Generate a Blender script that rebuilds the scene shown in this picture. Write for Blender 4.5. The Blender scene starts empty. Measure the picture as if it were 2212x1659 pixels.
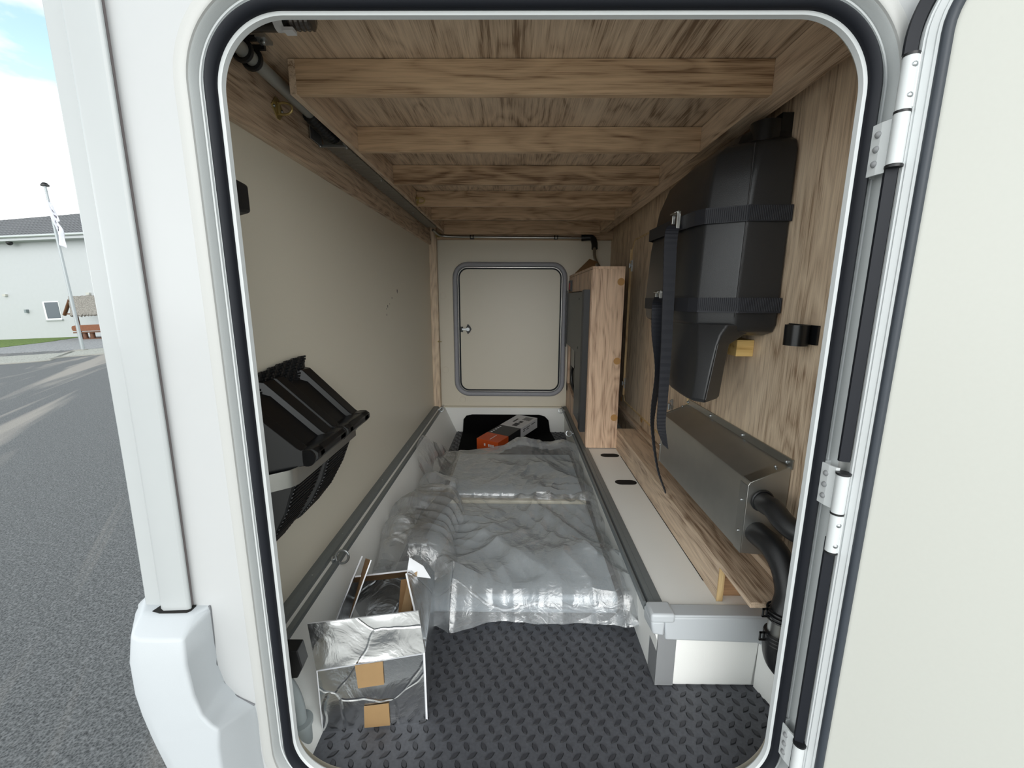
import bpy, bmesh, math, random
from mathutils import Vector, Matrix, noise
random.seed(7)
S = bpy.context.scene
COL = S.collection
PI = math.pi

# ------------------------------------------------------------------ camera
cam_d = bpy.data.cameras.new('camera'); cam = bpy.data.objects.new('camera', cam_d); COL.objects.link(cam)
cam_d.sensor_fit = 'HORIZONTAL'; cam_d.sensor_width = 36; cam_d.lens = 932.4/2212*36
cam_d.clip_start = 0.02; cam_d.clip_end = 500
RX = (0.9999465, 0.00946849, 0.0041652); RD = (0.0059241, -0.19410399, -0.98096307); RF = (-0.00847975, 0.98093526, -0.19414969)
cam.matrix_world = Matrix(((RX[0], -RD[0], -RF[0], 0), (RX[1], -RD[1], -RF[1], 0), (RX[2], -RD[2], -RF[2], 0.9), (0, 0, 0, 1)))
S.camera = cam
S.view_settings.view_transform = 'Standard'; S.view_settings.look = 'None'; S.view_settings.gamma = 1
S.view_settings.use_curve_mapping = False
S.view_settings.exposure = 0.45

# ------------------------------------------------------------------ sky: bright broken overcast
W = bpy.data.worlds.new('sky'); S.world = W; W.use_nodes = True
nt = W.node_tree; N = nt.nodes; L = nt.links; N.clear()
tc = N.new('ShaderNodeTexCoord'); mp = N.new('ShaderNodeMapping'); mp.inputs['Scale'].default_value = (1.6, 1.6, 4.2)
mp.inputs['Location'].default_value = (0.35, 0.1, 0.72)
nz = N.new('ShaderNodeTexNoise'); nz.inputs['Scale'].default_value = 1.7; nz.inputs['Detail'].default_value = 9; nz.inputs['Roughness'].default_value = .55
rp = N.new('ShaderNodeValToRGB'); e = rp.color_ramp.elements
e[0].position = .36; e[0].color = (.50, .74, .86, 1); e[1].position = .47; e[1].color = (.97, 1.0, 1.0, 1)
bg = N.new('ShaderNodeBackground'); bg.inputs['Strength'].default_value = 1.15
out = N.new('ShaderNodeOutputWorld')
L.new(tc.outputs['Generated'], mp.inputs[0]); L.new(mp.outputs[0], nz.inputs['Vector']); L.new(nz.outputs[0], rp.inputs[0])
sx = N.new('ShaderNodeSeparateXYZ'); L.new(tc.outputs['Generated'], sx.inputs[0])          # cloud deck is brighter towards the horizon
hz = N.new('ShaderNodeMapRange'); hz.interpolation_type = 'SMOOTHSTEP'; hz.inputs['From Min'].default_value = .04; hz.inputs['From Max'].default_value = .40; hz.inputs['To Min'].default_value = 2.2; hz.inputs['To Max'].default_value = .88
L.new(sx.outputs['Z'], hz.inputs[0]); L.new(hz.outputs[0], bg.inputs['Strength'])
L.new(rp.outputs[0], bg.inputs[0]); L.new(bg.outputs[0], out.inputs[0])
# soft, cloud-covered sun behind the photographer, low enough to reach into the locker
sd = bpy.data.lights.new('sun', 'SUN'); sd.energy = 1.7; sd.angle = 1.0; sd.color = (1, .985, .95)
sun = bpy.data.objects.new('sun', sd); COL.objects.link(sun)
sun.rotation_euler = Vector((.05, -1, .36)).to_track_quat('Z', 'Y').to_euler()

# ------------------------------------------------------------------ materials
def srgb(r, g, b):
    f = lambda c: (c/255/12.92) if c/255 <= .04045 else ((c/255+.055)/1.055)**2.4
    return (f(r), f(g), f(b), 1)
MATS = {}
def mat(name, col, rough=.5, metal=0, bump=None, spec=.5, var=None, aniso=0):
    if name in MATS: return MATS[name]
    m = bpy.data.materials.new(name); m.use_nodes = True; t = m.node_tree; b = t.nodes['Principled BSDF']
    b.inputs['Base Color'].default_value = col; b.inputs['Roughness'].default_value = rough; b.inputs['Metallic'].default_value = metal
    b.inputs['Specular IOR Level'].default_value = spec
    c = t.nodes.new('ShaderNodeTexCoord')
    n = t.nodes.new('ShaderNodeTexNoise'); n.inputs['Detail'].default_value = 6
    t.links.new(c.outputs['Object'], n.inputs['Vector'])
    n.inputs['Scale'].default_value = bump[0] if bump else 40
    v = var if var is not None else .05
    r = t.nodes.new('ShaderNodeMix'); r.data_type = 'RGBA'; r.blend_type = 'MULTIPLY'; r.inputs[0].default_value = 1
    q = t.nodes.new('ShaderNodeMapRange'); q.inputs['To Min'].default_value = 1-v*2; q.inputs['To Max'].default_value = 1+v
    t.links.new(n.outputs[0], q.inputs[0]); r.inputs[6].default_value = col; t.links.new(q.outputs[0], r.inputs[7])
    t.links.new(r.outputs[2], b.inputs['Base Color'])
    if bump:
        u = t.nodes.new('ShaderNodeBump'); u.inputs['Strength'].default_value = bump[1]; u.inputs['Distance'].default_value = bump[2] if len(bump) > 2 else .002
        t.links.new(n.outputs[0], u.inputs['Height']); t.links.new(u.outputs[0], b.inputs['Normal'])
    MATS[name] = m
    return m
def wood(name, axis, light, dark, rough=.5, seed=0.):
    """printed oak foil: long soft bands, cathedral rings and a fine fibre along one axis"""
    if name in MATS: return MATS[name]
    m = bpy.data.materials.new(name); m.use_nodes = True; t = m.node_tree; b = t.nodes['Principled BSDF']; Nn = t.nodes; Ll = t.links
    c0 = Nn.new('ShaderNodeTexCoord'); oi = Nn.new('ShaderNodeObjectInfo'); c = Nn.new('ShaderNodeVectorMath'); c.operation = 'MULTIPLY_ADD'
    c.inputs[1].default_value = (3.1, 5.3, 4.7); Ll.new(oi.outputs['Random'], c.inputs[0]); Ll.new(c0.outputs['Object'], c.inputs[2])
    def mapping(al, ac):
        p = Nn.new('ShaderNodeMapping'); s = [ac]*3; s['xyz'.index(axis)] = al; p.inputs['Scale'].default_value = s
        p.inputs['Location'].default_value = (seed, seed*1.7, seed*.6); Ll.new(c.outputs[0], p.inputs[0]); return p
    n0 = Nn.new('ShaderNodeTexNoise'); n0.inputs['Scale'].default_value = 1; n0.inputs['Detail'].default_value = 2; Ll.new(mapping(1.9, 9).outputs[0], n0.inputs['Vector'])
    # contour lines of a stretched noise field make the cathedral figure
    mu = Nn.new('ShaderNodeMath'); mu.operation = 'MULTIPLY'; mu.inputs[1].default_value = 22; Ll.new(n0.outputs[0], mu.inputs[0])
    fr = Nn.new('ShaderNodeMath'); fr.operation = 'PINGPONG'; fr.inputs[1].default_value = 1; Ll.new(mu.outputs[0], fr.inputs[0])
    n1 = Nn.new('ShaderNodeTexNoise'); n1.inputs['Scale'].default_value = 1; n1.inputs['Detail'].default_value = 5; n1.inputs['Roughness'].default_value = .65; Ll.new(mapping(3.2, 130).outputs[0], n1.inputs['Vector'])
    n2 = Nn.new('ShaderNodeTexNoise'); n2.inputs['Scale'].default_value = 1; n2.inputs['Detail'].default_value = 3; Ll.new(mapping(14, 520).outputs[0], n2.inputs['Vector'])
    n3 = Nn.new('ShaderNodeTexNoise'); n3.inputs['Scale'].default_value = 1; n3.inputs['Detail'].default_value = 3; Ll.new(mapping(1.0, 20).outputs[0], n3.inputs['Vector'])
    def mad(a, k, add):
        x = Nn.new('ShaderNodeMath'); x.operation = 'MULTIPLY_ADD'; Ll.new(a, x.inputs[0]); x.inputs[1].default_value = k
        if isinstance(add, float): x.inputs[2].default_value = add
        else: Ll.new(add, x.inputs[2])
        return x.outputs[0]
    s = mad(fr.outputs[0], .17, -.40); s = mad(n1.outputs[0], .62, s); s = mad(n2.outputs[0], .55, s); s = mad(n3.outputs[0], .52, s)
    r = Nn.new('ShaderNodeValToRGB'); Ll.new(s, r.inputs[0]); el = r.color_ramp.elements
    el[0].position = .31; el[0].color = tuple(q*.86 for q in dark[:3])+(1,); el[1].position = .69; el[1].color = light
    mid = el.new(.48); mid.color = tuple((light[i]*.62+dark[i]*.38) for i in range(3))+(1,)
    Ll.new(r.outputs[0], b.inputs['Base Color']); b.inputs['Roughness'].default_value = rough
    u = Nn.new('ShaderNodeBump'); u.inputs['Strength'].default_value = .15; u.inputs['Distance'].default_value = .001
    Ll.new(s, u.inputs['Height']); Ll.new(u.outputs[0], b.inputs['Normal'])
    MATS[name] = m
    return m
OAKL, OAKD = srgb(222, 200, 175), srgb(142, 114, 90)
W_Y = wood('oak_along_depth', 'y', OAKL, OAKD, seed=1.3)
W_X = wood('oak_across', 'x', srgb(212, 183, 150), srgb(128, 97, 71), seed=4.1)
W_Z = wood('oak_upright', 'z', srgb(232, 211, 184), srgb(160, 132, 106), seed=2.2)
W_C = wood('oak_ceiling', 'y', srgb(220, 198, 172), srgb(134, 109, 86), seed=7.7)
W_CAB = wood('oak_cabinet', 'z', srgb(224, 194, 166), srgb(150, 116, 92), seed=9.2)
PLY = wood('birch_ply', 'z', srgb(226, 200, 150), srgb(170, 130, 80), seed=3)
PINE = wood('pine', 'x', srgb(232, 198, 128), srgb(188, 140, 70), seed=5)
CREAM = mat('cream_wall', srgb(222, 216, 200), .38, bump=(260, .12, .0006), var=.015)
CREAM_B = mat('cream_back', srgb(224, 217, 200), .42, bump=(200, .12, .0006), var=.015)
WHITE_P = mat('white_side_panel', srgb(234, 235, 232), .45, bump=(500, .35, .0006), var=.02)
WHITE_T = mat('white_textured_abs', srgb(242, 243, 240), .5, bump=(700, .4, .0005), var=.02)
PAINT = mat('white_body_paint', srgb(180, 182, 183), .22, var=.008)
PAINT2 = mat('white_corner_trim', srgb(171, 175, 176), .3, var=.01)
LIPM = mat('cream_frame_lip', srgb(179, 180, 178), .4, bump=(600, .2, .0004), var=.01)
GRYF = mat('grey_frame_recess', srgb(196, 200, 200), .5, bump=(900, .3, .0004), var=.02)
ALUW = mat('white_coated_aluminium', srgb(206, 210, 211), .35, var=.01)
RUB = mat('black_rubber_seal', srgb(24, 27, 34), .55, bump=(300, .1, .0005), spec=.3)
RUBG = mat('dark_grey_rubber', srgb(52, 58, 66), .5)
ABS = mat('bumper_plastic', srgb(184, 189, 193), .42, bump=(900, .25, .0004), var=.01)
RAIL = mat('grey_anodised_rail', srgb(122, 128, 130), .45, .25, bump=(120, .1), var=.05)
RAILD = mat('dark_rail_slot', srgb(66, 70, 72), .5)
ALU = mat('brushed_aluminium', srgb(176, 176, 172), .3, .95, bump=(60, .05), var=.04)
ALUB = mat('aluminium_housing', srgb(176, 176, 172), .34, .85, bump=(25, .06), var=.05)
STEEL = mat('zinc_steel', srgb(176, 180, 182), .32, .9, bump=(200, .2), var=.08)
BRASS = mat('yellow_zinc', srgb(196, 176, 120), .35, .7, var=.15)
BLK = mat('black_plastic', srgb(26, 27, 29), .4, bump=(300, .12, .0006))
BLKM = mat('black_matt_plastic', srgb(34, 35, 37), .36, bump=(700, .4, .0008))
BLKG = mat('black_gloss_plastic', srgb(20, 21, 23), .28, bump=(120, .08, .0006))
WEB = mat('black_webbing', srgb(27, 29, 36), .6, bump=(900, .3, .0008))
FELT = mat('black_felt', srgb(8, 8, 9), .95, spec=.1)
PIPEG = mat('grey_pvc_pipe', srgb(150, 158, 160), .4)
PIPED = mat('dull_grey_tube', srgb(160, 162, 158), .4, .2)
GREYT = mat('grey_adhesive_trim', srgb(132, 134, 136), .5, var=.03)
CARD = mat('brown_cardboard', srgb(150, 116, 78), .8, bump=(80, .2, .001), var=.08)
TAPE = mat('brown_packing_tape', srgb(150, 122, 86), .35, bump=(60, .25, .001), var=.04)
CAPM = mat('tan_screw_cap', srgb(178, 134, 78), .5)
WHITEM = mat('white_plastic', srgb(226, 228, 232), .4)
ORG = mat('orange_card', srgb(206, 84, 30), .5)
BLKC = mat('black_card', srgb(30, 30, 32), .45)
WHC = mat('white_card', srgb(206, 206, 208), .5)
INK = mat('printed_ink', srgb(60, 60, 64), .6)
REDP = mat('red_switch', srgb(150, 24, 26), .4)
HOLE = mat('dark_void', srgb(12, 11, 10), .9)
SLAB = mat('slate_grey_board', srgb(186, 197, 205), .5, bump=(60, .2, .001), var=.06)
SLABE = mat('cream_board_edge', srgb(232, 226, 206), .6)
# floor rubber with scuffs
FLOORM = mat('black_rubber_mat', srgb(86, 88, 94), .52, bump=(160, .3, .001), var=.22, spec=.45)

def foil_mat():
    m = bpy.data.materials.new('crumpled_silver_foil'); m.use_nodes = True; t = m.node_tree; b = t.nodes['Principled BSDF']
    b.inputs['Base Color'].default_value = srgb(214, 216, 218); b.inputs['Metallic'].default_value = 1; b.inputs['Roughness'].default_value = .24
    c = t.nodes.new('ShaderNodeTexCoord'); v = t.nodes.new('ShaderNodeTexVoronoi'); v.feature = 'DISTANCE_TO_EDGE'; v.inputs['Scale'].default_value = 7
    nn = t.nodes.new('ShaderNodeTexNoise'); nn.inputs['Scale'].default_value = 7; nn.inputs['Detail'].default_value = 3
    t.links.new(c.outputs['Object'], nn.inputs['Vector'])
    ad = t.nodes.new('ShaderNodeMix'); ad.data_type = 'RGBA'; ad.inputs[0].default_value = .05
    t.links.new(c.outputs['Object'], ad.inputs[6]); t.links.new(nn.outputs['Color'], ad.inputs[7]); t.links.new(ad.outputs[2], v.inputs['Vector'])
    mr = t.nodes.new('ShaderNodeMapRange'); mr.inputs['From Max'].default_value = .022; t.links.new(v.outputs['Distance'], mr.inputs[0])
    b1 = t.nodes.new('ShaderNodeBump'); b1.inputs['Strength'].default_value = .55; b1.inputs['Distance'].default_value = .0018; t.links.new(mr.outputs[0], b1.inputs['Height'])
    n2 = t.nodes.new('ShaderNodeTexNoise'); n2.inputs['Scale'].default_value = 9; n2.inputs['Detail'].default_value = 5; n2.inputs['Distortion'].default_value = 1.2
    t.links.new(c.outputs['Object'], n2.inputs['Vector'])
    b2 = t.nodes.new('ShaderNodeBump'); b2.inputs['Strength'].default_value = .6; b2.inputs['Distance'].default_value = .010
    t.links.new(n2.outputs[0], b2.inputs['Height']); t.links.new(b1.outputs[0], b2.inputs['Normal']); t.links.new(b2.outputs[0], b.inputs['Normal'])
    return m
FOIL = foil_mat()
def film_mat():
    m = bpy.data.materials.new('clear_polythene_film'); m.use_nodes = True; t = m.node_tree; t.nodes.remove(t.nodes['Principled BSDF']); o = t.nodes['Material Output']
    tr = t.nodes.new('ShaderNodeBsdfTransparent'); tr.inputs[0].default_value = (.96, .97, .98, 1)
    gl = t.nodes.new('ShaderNodeBsdfGlossy'); gl.inputs['Roughness'].default_value = .10
    df = t.nodes.new('ShaderNodeBsdfDiffuse'); df.inputs[0].default_value = (.72, .75, .77, 1)
    c = t.nodes.new('ShaderNodeTexCoord'); mp = t.nodes.new('ShaderNodeMapping'); mp.inputs['Scale'].default_value = (1, 1.6, 1); mp.inputs['Rotation'].default_value = (0, 0, .5)
    t.links.new(c.outputs['Object'], mp.inputs[0])
    n = t.nodes.new('ShaderNodeTexNoise'); n.inputs['Scale'].default_value = 26; n.inputs['Detail'].default_value = 4; n.inputs['Distortion'].default_value = 2.6
    t.links.new(mp.outputs[0], n.inputs['Vector'])
    bu = t.nodes.new('ShaderNodeBump'); bu.inputs['Strength'].default_value = .45; bu.inputs['Distance'].default_value = .006; t.links.new(n.outputs[0], bu.inputs['Height'])
    t.links.new(bu.outputs[0], gl.inputs['Normal'])
    lw0 = t.nodes.new('ShaderNodeLayerWeight'); lw0.inputs[0].default_value = .5; lw = t.nodes.new('ShaderNodeMath'); lw.operation = 'POWER'; lw.inputs[1].default_value = 3.0; t.links.new(lw0.outputs['Facing'], lw.inputs[0]);  t.links.new(bu.outputs[0], lw0.inputs['Normal'])
    md = t.nodes.new('ShaderNodeMath'); md.operation = 'MULTIPLY_ADD'; md.inputs[1].default_value = .95; md.inputs[2].default_value = .15; md.use_clamp = True
    t.links.new(lw.outputs[0], md.inputs[0])
    m1 = t.nodes.new('ShaderNodeMixShader'); m1.inputs[0].default_value = .19; t.links.new(tr.outputs[0], m1.inputs[1]); t.links.new(df.outputs[0], m1.inputs[2])
    m2 = t.nodes.new('ShaderNodeMixShader'); t.links.new(md.outputs[0], m2.inputs[0]); t.links.new(m1.outputs[0], m2.inputs[1]); t.links.new(gl.outputs[0], m2.inputs[2])
    t.links.new(m2.outputs[0], o.inputs[0])
    return m
FILM = film_mat()

# ------------------------------------------------------------------ mesh helpers (all in world metres; origins set on linking)
class B:
    def __init__(s): s.m = bmesh.new()
    def quad(s, *p):
        v = [s.m.verts.new(q) for q in p]; return s.m.faces.new(v)
    def box(s, x0, x1, y0, y1, z0, z1):
        return s.prism([(x0, y0, z0), (x1, y0, z0), (x1, y1, z0), (x0, y1, z0)], (0, 0, z1-z0))
    def prism(s, pts, d):
        d = Vector(d); a = [s.m.verts.new(p) for p in pts]; b = [s.m.verts.new(Vector(p)+d) for p in pts]; n = len(pts)
        s.m.faces.new(a); s.m.faces.new(b[::-1])
        for i in range(n): s.m.faces.new((a[i], b[i], b[(i+1) % n], a[(i+1) % n]))
        return s
    def loft(s, rings, close=True, caps=True):
        R = [[s.m.verts.new(p) for p in r] for r in rings]; n = len(rings[0])
        for k in range(len(R)-1):
            for i in range(n if close else n-1):
                s.m.faces.new((R[k][i], R[k][(i+1) % n], R[k+1][(i+1) % n], R[k+1][i]))
        if caps and close: s.m.faces.new(R[0][::-1]); s.m.faces.new(R[-1])
        return s
    def loop(s, rings):
        """closed ring of rings (first joined to last)"""
        R = [[s.m.verts.new(p) for p in r] for r in rings]; n = len(rings[0]); K = len(R)
        for k in range(K):
            for i in range(n): s.m.faces.new((R[k][i], R[k][(i+1) % n], R[(k+1) % K][(i+1) % n], R[(k+1) % K][i]))
        return s
    def tube(s, pts, r, n=12, closed=False, caps=True, flat=None):
        P = [Vector(p) for p in pts]; K = len(P); rr = r if isinstance(r, (list, tuple)) else [r]*K; rings = []; up = None
        for i in range(K):
            t = (P[(i+1) % K]-P[i-1]) if closed or 0 < i < K-1 else (P[1]-P[0] if i == 0 else P[-1]-P[-2]); t.normalize()
            if up is None: up = t.orthogonal().normalized()
            up = (up - t*up.dot(t)).normalized(); w = t.cross(up)
            rings.append([P[i]+(up*math.cos(2*PI*j/n)+w*math.sin(2*PI*j/n))*rr[i] for j in range(n)])
        if closed: s.loop(rings)
        else: s.loft(rings, True, caps)
        return s
    def cyl(s, a, b, r, n=16): return s.tube([a, b], r, n)
    def torus(s, c, ax, R, r, n=20, k=8, sx=1):
        c = Vector(c); ax = Vector(ax).normalized(); u = ax.orthogonal().normalized(); w = ax.cross(u)
        return s.tube([c+(u*math.cos(2*PI*i/n)*sx+w*math.sin(2*PI*i/n))*R for i in range(n)], r, k, closed=True)
    def ball(s, c, r, sz=1):
        bmesh.ops.create_uvsphere(s.m, u_segments=12, v_segments=8, radius=r, matrix=Matrix.Translation(c) @ Matrix.Diagonal((1, 1, sz, 1))); return s
def bez(p, n=10):
    """smooth curve through points"""
    P = [Vector(q) for q in p]; P = [2*P[0]-P[1]]+P+[2*P[-1]-P[-2]]; o = []
    for i in range(1, len(P)-2):
        for k in range(n):
            t = k/n; a, b, c, d = P[i-1:i+3]
            o.append(.5*((2*b)+(c-a)*t+(2*a-5*b+4*c-d)*t*t+(3*b-a-3*c+d)*t**3))
    return o+[P[-2]]
TILT = math.radians(2.5)
OUT = Matrix.Translation((0, 0, .9)) @ Matrix.Rotation(-TILT, 4, 'Y') @ Matrix.Translation((0, 0, -1.5))   # car park level; the vehicle leans a little
def tag(o, label=None, cat=None, group=None, kind=None):
    for k, v in (('label', label), ('category', cat), ('group', group), ('kind', kind)):
        if v: o[k] = v
    return o
def obj(name, b, m, parent=None, bevel=0, smooth=False, label=None, cat=None, group=None, kind=None, frame=None, seg=2, base=None):
    bm = b.m; bmesh.ops.remove_doubles(bm, verts=bm.verts, dist=1e-6); bmesh.ops.recalc_face_normals(bm, faces=bm.faces)
    xs = [v.co for v in bm.verts]
    if parent is not None: org = Vector(parent['_o'])
    elif base is not None: org = Vector(base)
    else: org = Vector(((min(v.x for v in xs)+max(v.x for v in xs))/2, (min(v.y for v in xs)+max(v.y for v in xs))/2, min(v.z for v in xs)))
    bmesh.ops.translate(bm, verts=bm.verts, vec=-org)
    me = bpy.data.meshes.new(name); bm.to_mesh(me); bm.free()
    if smooth:
        for p in me.polygons: p.use_smooth = True
        me.set_sharp_from_angle(angle=math.radians(38 if smooth is True else smooth))
    for q in (m if isinstance(m, (list, tuple)) else [m]): me.materials.append(q)
    o = bpy.data.objects.new(name, me); COL.objects.link(o)
    if parent is not None: o.parent = parent; o['_o'] = tuple(org)
    else:
        o.matrix_world = (frame or Matrix()) @ Matrix.Translation(org); o['_o'] = tuple(org)
    if bevel:
        d = o.modifiers.new('bevel', 'BEVEL'); d.width = bevel; d.segments = seg; d.limit_method = 'ANGLE'; d.angle_limit = math.radians(35)
        d.harden_normals = False
    return tag(o, label, cat, group, kind)
def thing(name, label, cat, loc, group=None, frame=None, kind=None):
    o = bpy.data.objects.new(name, None); COL.objects.link(o); o.empty_display_size = .05
    o.matrix_world = (frame or Matrix()) @ Matrix.Translation(loc); o['_o'] = tuple(loc)
    return tag(o, label, cat, group, kind)
def copy_thing(src, loc, label=None, rot=None, scale=None, name=None):
    c = src.copy(); COL.objects.link(c); c.matrix_world = Matrix.Translation(loc) @ (rot.to_4x4() if rot else Matrix()) @ (Matrix.Scale(scale, 4) if scale else Matrix())
    if label: c['label'] = label
    for ch in list(src.children):
        d = ch.copy(); COL.objects.link(d); d.parent = c
        for g in list(ch.children):
            h = g.copy(); COL.objects.link(h); h.parent = d
    return c
def rr(x0, x1, z0, z1, r, y, n=10):
    """rounded rectangle in the xz plane"""
    o = []
    for cx, cz, a0 in ((x1-r, z1-r, 0), (x0+r, z1-r, 90), (x0+r, z0+r, 180), (x1-r, z0+r, 270)):
        for i in range(n+1):
            a = math.radians(a0+90*i/n); o.append((cx+r*math.cos(a), y, cz+r*math.sin(a)))
    return o
# ------------------------------------------------------------------ the opening and the outside skin
OX0, OX1, OZ0, OZ1, OR = -.400, .462, .015, 1.263, .092
def orr(off, y, n=24): return rr(OX0-off, OX1+off, OZ0-off, OZ1+off, OR+off, y, n)
trim = thing('trim_1', 'white rounded frame around the open locker doorway with black rubber seal', 'door frame', (0, .65, 0), kind='structure')
b = B(); b.loft([orr(o, y) for o, y in ((.012, .660), (.002, .6585), (0, .6555), (.0008, .6475), (.005, .645), (.006, .652))], caps=False)
obj('inner_lip', b, ALUW, trim, smooth=True)
b = B(); b.loft([orr(o, y) for o, y in ((.0045, .650), (.0045, .640), (.008, .633), (.012, .631), (.016, .634), (.019, .641), (.019, .650))], caps=False)
obj('rubber_seal', b, RUB, trim, smooth=60)
b = B(); b.loft([orr(o, y) for o, y in ((.0185, .650), (.0185, .643), (.0215, .642), (.022, .644), (.0232, .644), (.0238, .6405), (.0262, .6405), (.0268, .645), (.028, .650))], caps=False)
obj('seal_channel', b, ALUW, trim, smooth=True)
b = B(); b.loft([orr(o, y) for o, y in ((.026, .650), (.027, .646), (.0285, .630), (.0305, .6255))], caps=False)
obj('recess_wall', b, GRYF, trim, smooth=True)
b = B(); b.loft([orr(o, y) for o, y in ((.0300, .6268), (.031, .6235), (.033, .6222), (.045, .6218), (.047, .6225))], caps=False)
obj('outer_lip', b, LIPM, trim, smooth=True)
# body panel with the doorway cut out
ring = orr(.0465, .6225); X0, X1, Z0, Z1 = -.60, 1.9, -.32, 1.9; cx, cz = .03, .64; outer = []
for (x, y, z) in ring:
    dx, dz = x-cx, z-cz; k = min(((X1-cx)/dx if dx > 1e-6 else 1e9), ((X0-cx)/dx if dx < -1e-6 else 1e9), ((Z1-cz)/dz if dz > 1e-6 else 1e9), ((Z0-cz)/dz if dz < -1e-6 else 1e9))
    outer.append((cx+dx*k, .6225, cz+dz*k))
b = B(); b.loft([ring, outer, [(x, .655, z) for x, y, z in outer], [(x, .655, z) for x, y, z in ring]], caps=False)
obj('wall_outside', b, PAINT, kind='structure', label='white painted outer skin of the motorhome around the doorway')
# inner liner of the outside wall
rin = orr(.016, .676); X0, X1, Z0, Z1 = -.576, .64, -.03, 1.42; outer = []
for (x, y, z) in rin:
    dx, dz = x-cx, z-cz; k = min(((X1-cx)/dx if dx > 1e-6 else 1e9), ((X0-cx)/dx if dx < -1e-6 else 1e9), ((Z1-cz)/dz if dz > 1e-6 else 1e9), ((Z0-cz)/dz if dz < -1e-6 else 1e9))
    outer.append((cx+dx*k, .676, cz+dz*k))
b = B(); b.loft([rin, outer, [(x, .656, z) for x, y, z in outer], [(x, .656, z) for x, y, z in rin]], caps=False)
obj('wall_front', b, CREAM_B, kind='structure', label='cream inner lining of the doorway wall')
# corner post trim (vertical, proud of the skin)
prof = [(-.5265, .6215), (-.5185, .6135), (-.522, .6095), (-.560, .607), (-.569, .612), (-.574, .635), (-.590, .70), (-.602, .70), (-.602, .6215)]
b = B()
rings = []
for i in range(25):
    z = .30+i*(1.95-.30)/24; bow = .002*((z-.9)/.5) if z > .9 else -.006*((z-.9)/.5)**2
    rings.append([(x+bow, y, z) for x, y in prof])
b.loft(rings)
post = obj('corner_trim', b, PAINT2, bevel=.002, smooth=True, label='tall white corner trim strip running up the left edge of the body', cat='trim strip')
b = B(); b.loft([[(x+(.002*((z-.9)/.5) if z > .9 else -.006*((z-.9)/.5)**2), y, z) for x, y in ((-.5255, .6225), (-.5255, .6185), (-.5225, .6185), (-.5225, .6225))] for z in [.36+i*.1 for i in range(16)]])
obj('sealant_joint', b, mat('grey_sealant', srgb(120, 112, 112), .7), post)
# rear bumper corner
bt = thing('rear_bumper', 'moulded white plastic bumper corner below the corner trim strip', 'bumper', (-.53, .60, -.25))
def fz(lst): return [Vector(p) for p in lst]
b = B()
# rows: each a run of points from the rear corner (left) to the skin (right)
rows = [
 [(-.640, .72, .404), (-.622, .640, .404), (-.600, .606, .403), (-.578, .600, .401), (-.545, .602, .401), (-.517, .604, .401), (-.502, .6205, .402)],
 [(-.648, .72, .390), (-.630, .625, .388), (-.594, .574, .385), (-.578, .569, .383), (-.545, .569, .382), (-.511, .571, .382), (-.500, .6205, .394)],
 [(-.652, .72, .34), (-.634, .618, .34), (-.598, .568, .34), (-.580, .563, .34), (-.545, .563, .34), (-.508, .565, .34), (-.502, .6205, .345)],
 [(-.652, .72, .285), (-.634, .616, .285), (-.597, .566, .285), (-.578, .561, .285), (-.545, .561, .285), (-.503, .564, .285), (-.504, .6205, .290)],
 [(-.650, .72, .245), (-.631, .616, .245), (-.592, .566, .245), (-.574, .560, .245), (-.540, .560, .245), (-.492, .562, .250), (-.496, .6205, .252)],
 [(-.648, .72, .225), (-.628, .616, .225), (-.588, .566, .225), (-.570, .560, .225), (-.535, .560, .225), (-.480, .561, .234), (-.478, .6205, .226)],
 [(-.645, .72, .205), (-.624, .616, .205), (-.584, .566, .205), (-.565, .560, .205), (-.530, .560, .205), (-.470, .5625, .222), (-.449, .6205, .207)],
 [(-.640, .72, .18), (-.618, .616, .18), (-.578, .566, .18), (-.558, .560, .18), (-.525, .560, .18), (-.474, .561, .19), (-.447, .6205, .18)],
 [(-.628, .72, .12), (-.602, .616, .12), (-.562, .566, .12), (-.545, .560, .12), (-.515, .560, .12), (-.474, .561, .12), (-.449, .6205, .11)],
 [(-.600, .72, .0), (-.575, .618, .0), (-.535, .568, .0), (-.520, .562, .0), (-.500, .562, .0), (-.466, .562, .0), (-.445, .6205, .0)],
 [(-.580, .72, -.25), (-.555, .625, -.25), (-.515, .575, -.25), (-.500, .568, -.25), (-.485, .568, -.25), (-.455, .568, -.25), (-.435, .6205, -.25)],
]
# back side closes the solid
rings = []
for r_ in rows:
    rings.append(r_+[(r_[-1][0], .64, r_[-1][2]), (r_[0][0]+.05, .73, r_[0][2])])
b.loft(rings)
o = obj('bumper_shell', b, ABS, bt, bevel=.009, smooth=70, seg=4)
o.modifiers['bevel'].angle_limit = math.radians(18)
b = B(); b.tube(bez([(-.502, .6215, .402), (-.5015, .6215, .394), (-.503, .6215, .345), (-.505, .6215, .290), (-.497, .6215, .252), (-.479, .6215, .226), (-.449, .6215, .2075)], 6), .0016, 8)
obj('joint_gap', b, mat('grey_joint', srgb(110, 112, 116), .7), bt)
b = B(); b.prism([(-.5835, .606, .398), (-.580, .6205, .398), (-.523, .6205, .398), (-.5235, .609, .398), (-.528, .6055, .398), (-.570, .603, .398)], (0, 0, .0056))
obj('trim_slot', b, HOLE, bt)
b = B(); b.loft([[(-.664, .66, .350), (-.640, .64, .350), (-.62, .70, .350), (-.66, .72, .350)], [(-.660, .66, .372), (-.634, .64, .378), (-.60, .70, .38), (-.65, .72, .38)], [(-.628, .66, .403), (-.612, .645, .404), (-.59, .70, .405), (-.62, .71, .405)]])
obj('light_cluster_edge', b, ABS, bt, bevel=.005, smooth=True)

# ------------------------------------------------------------------ locker shell
YB = 2.86
b = B()
b.box(-.45, .66, .66, YB+.03, -.03, 0)
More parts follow.
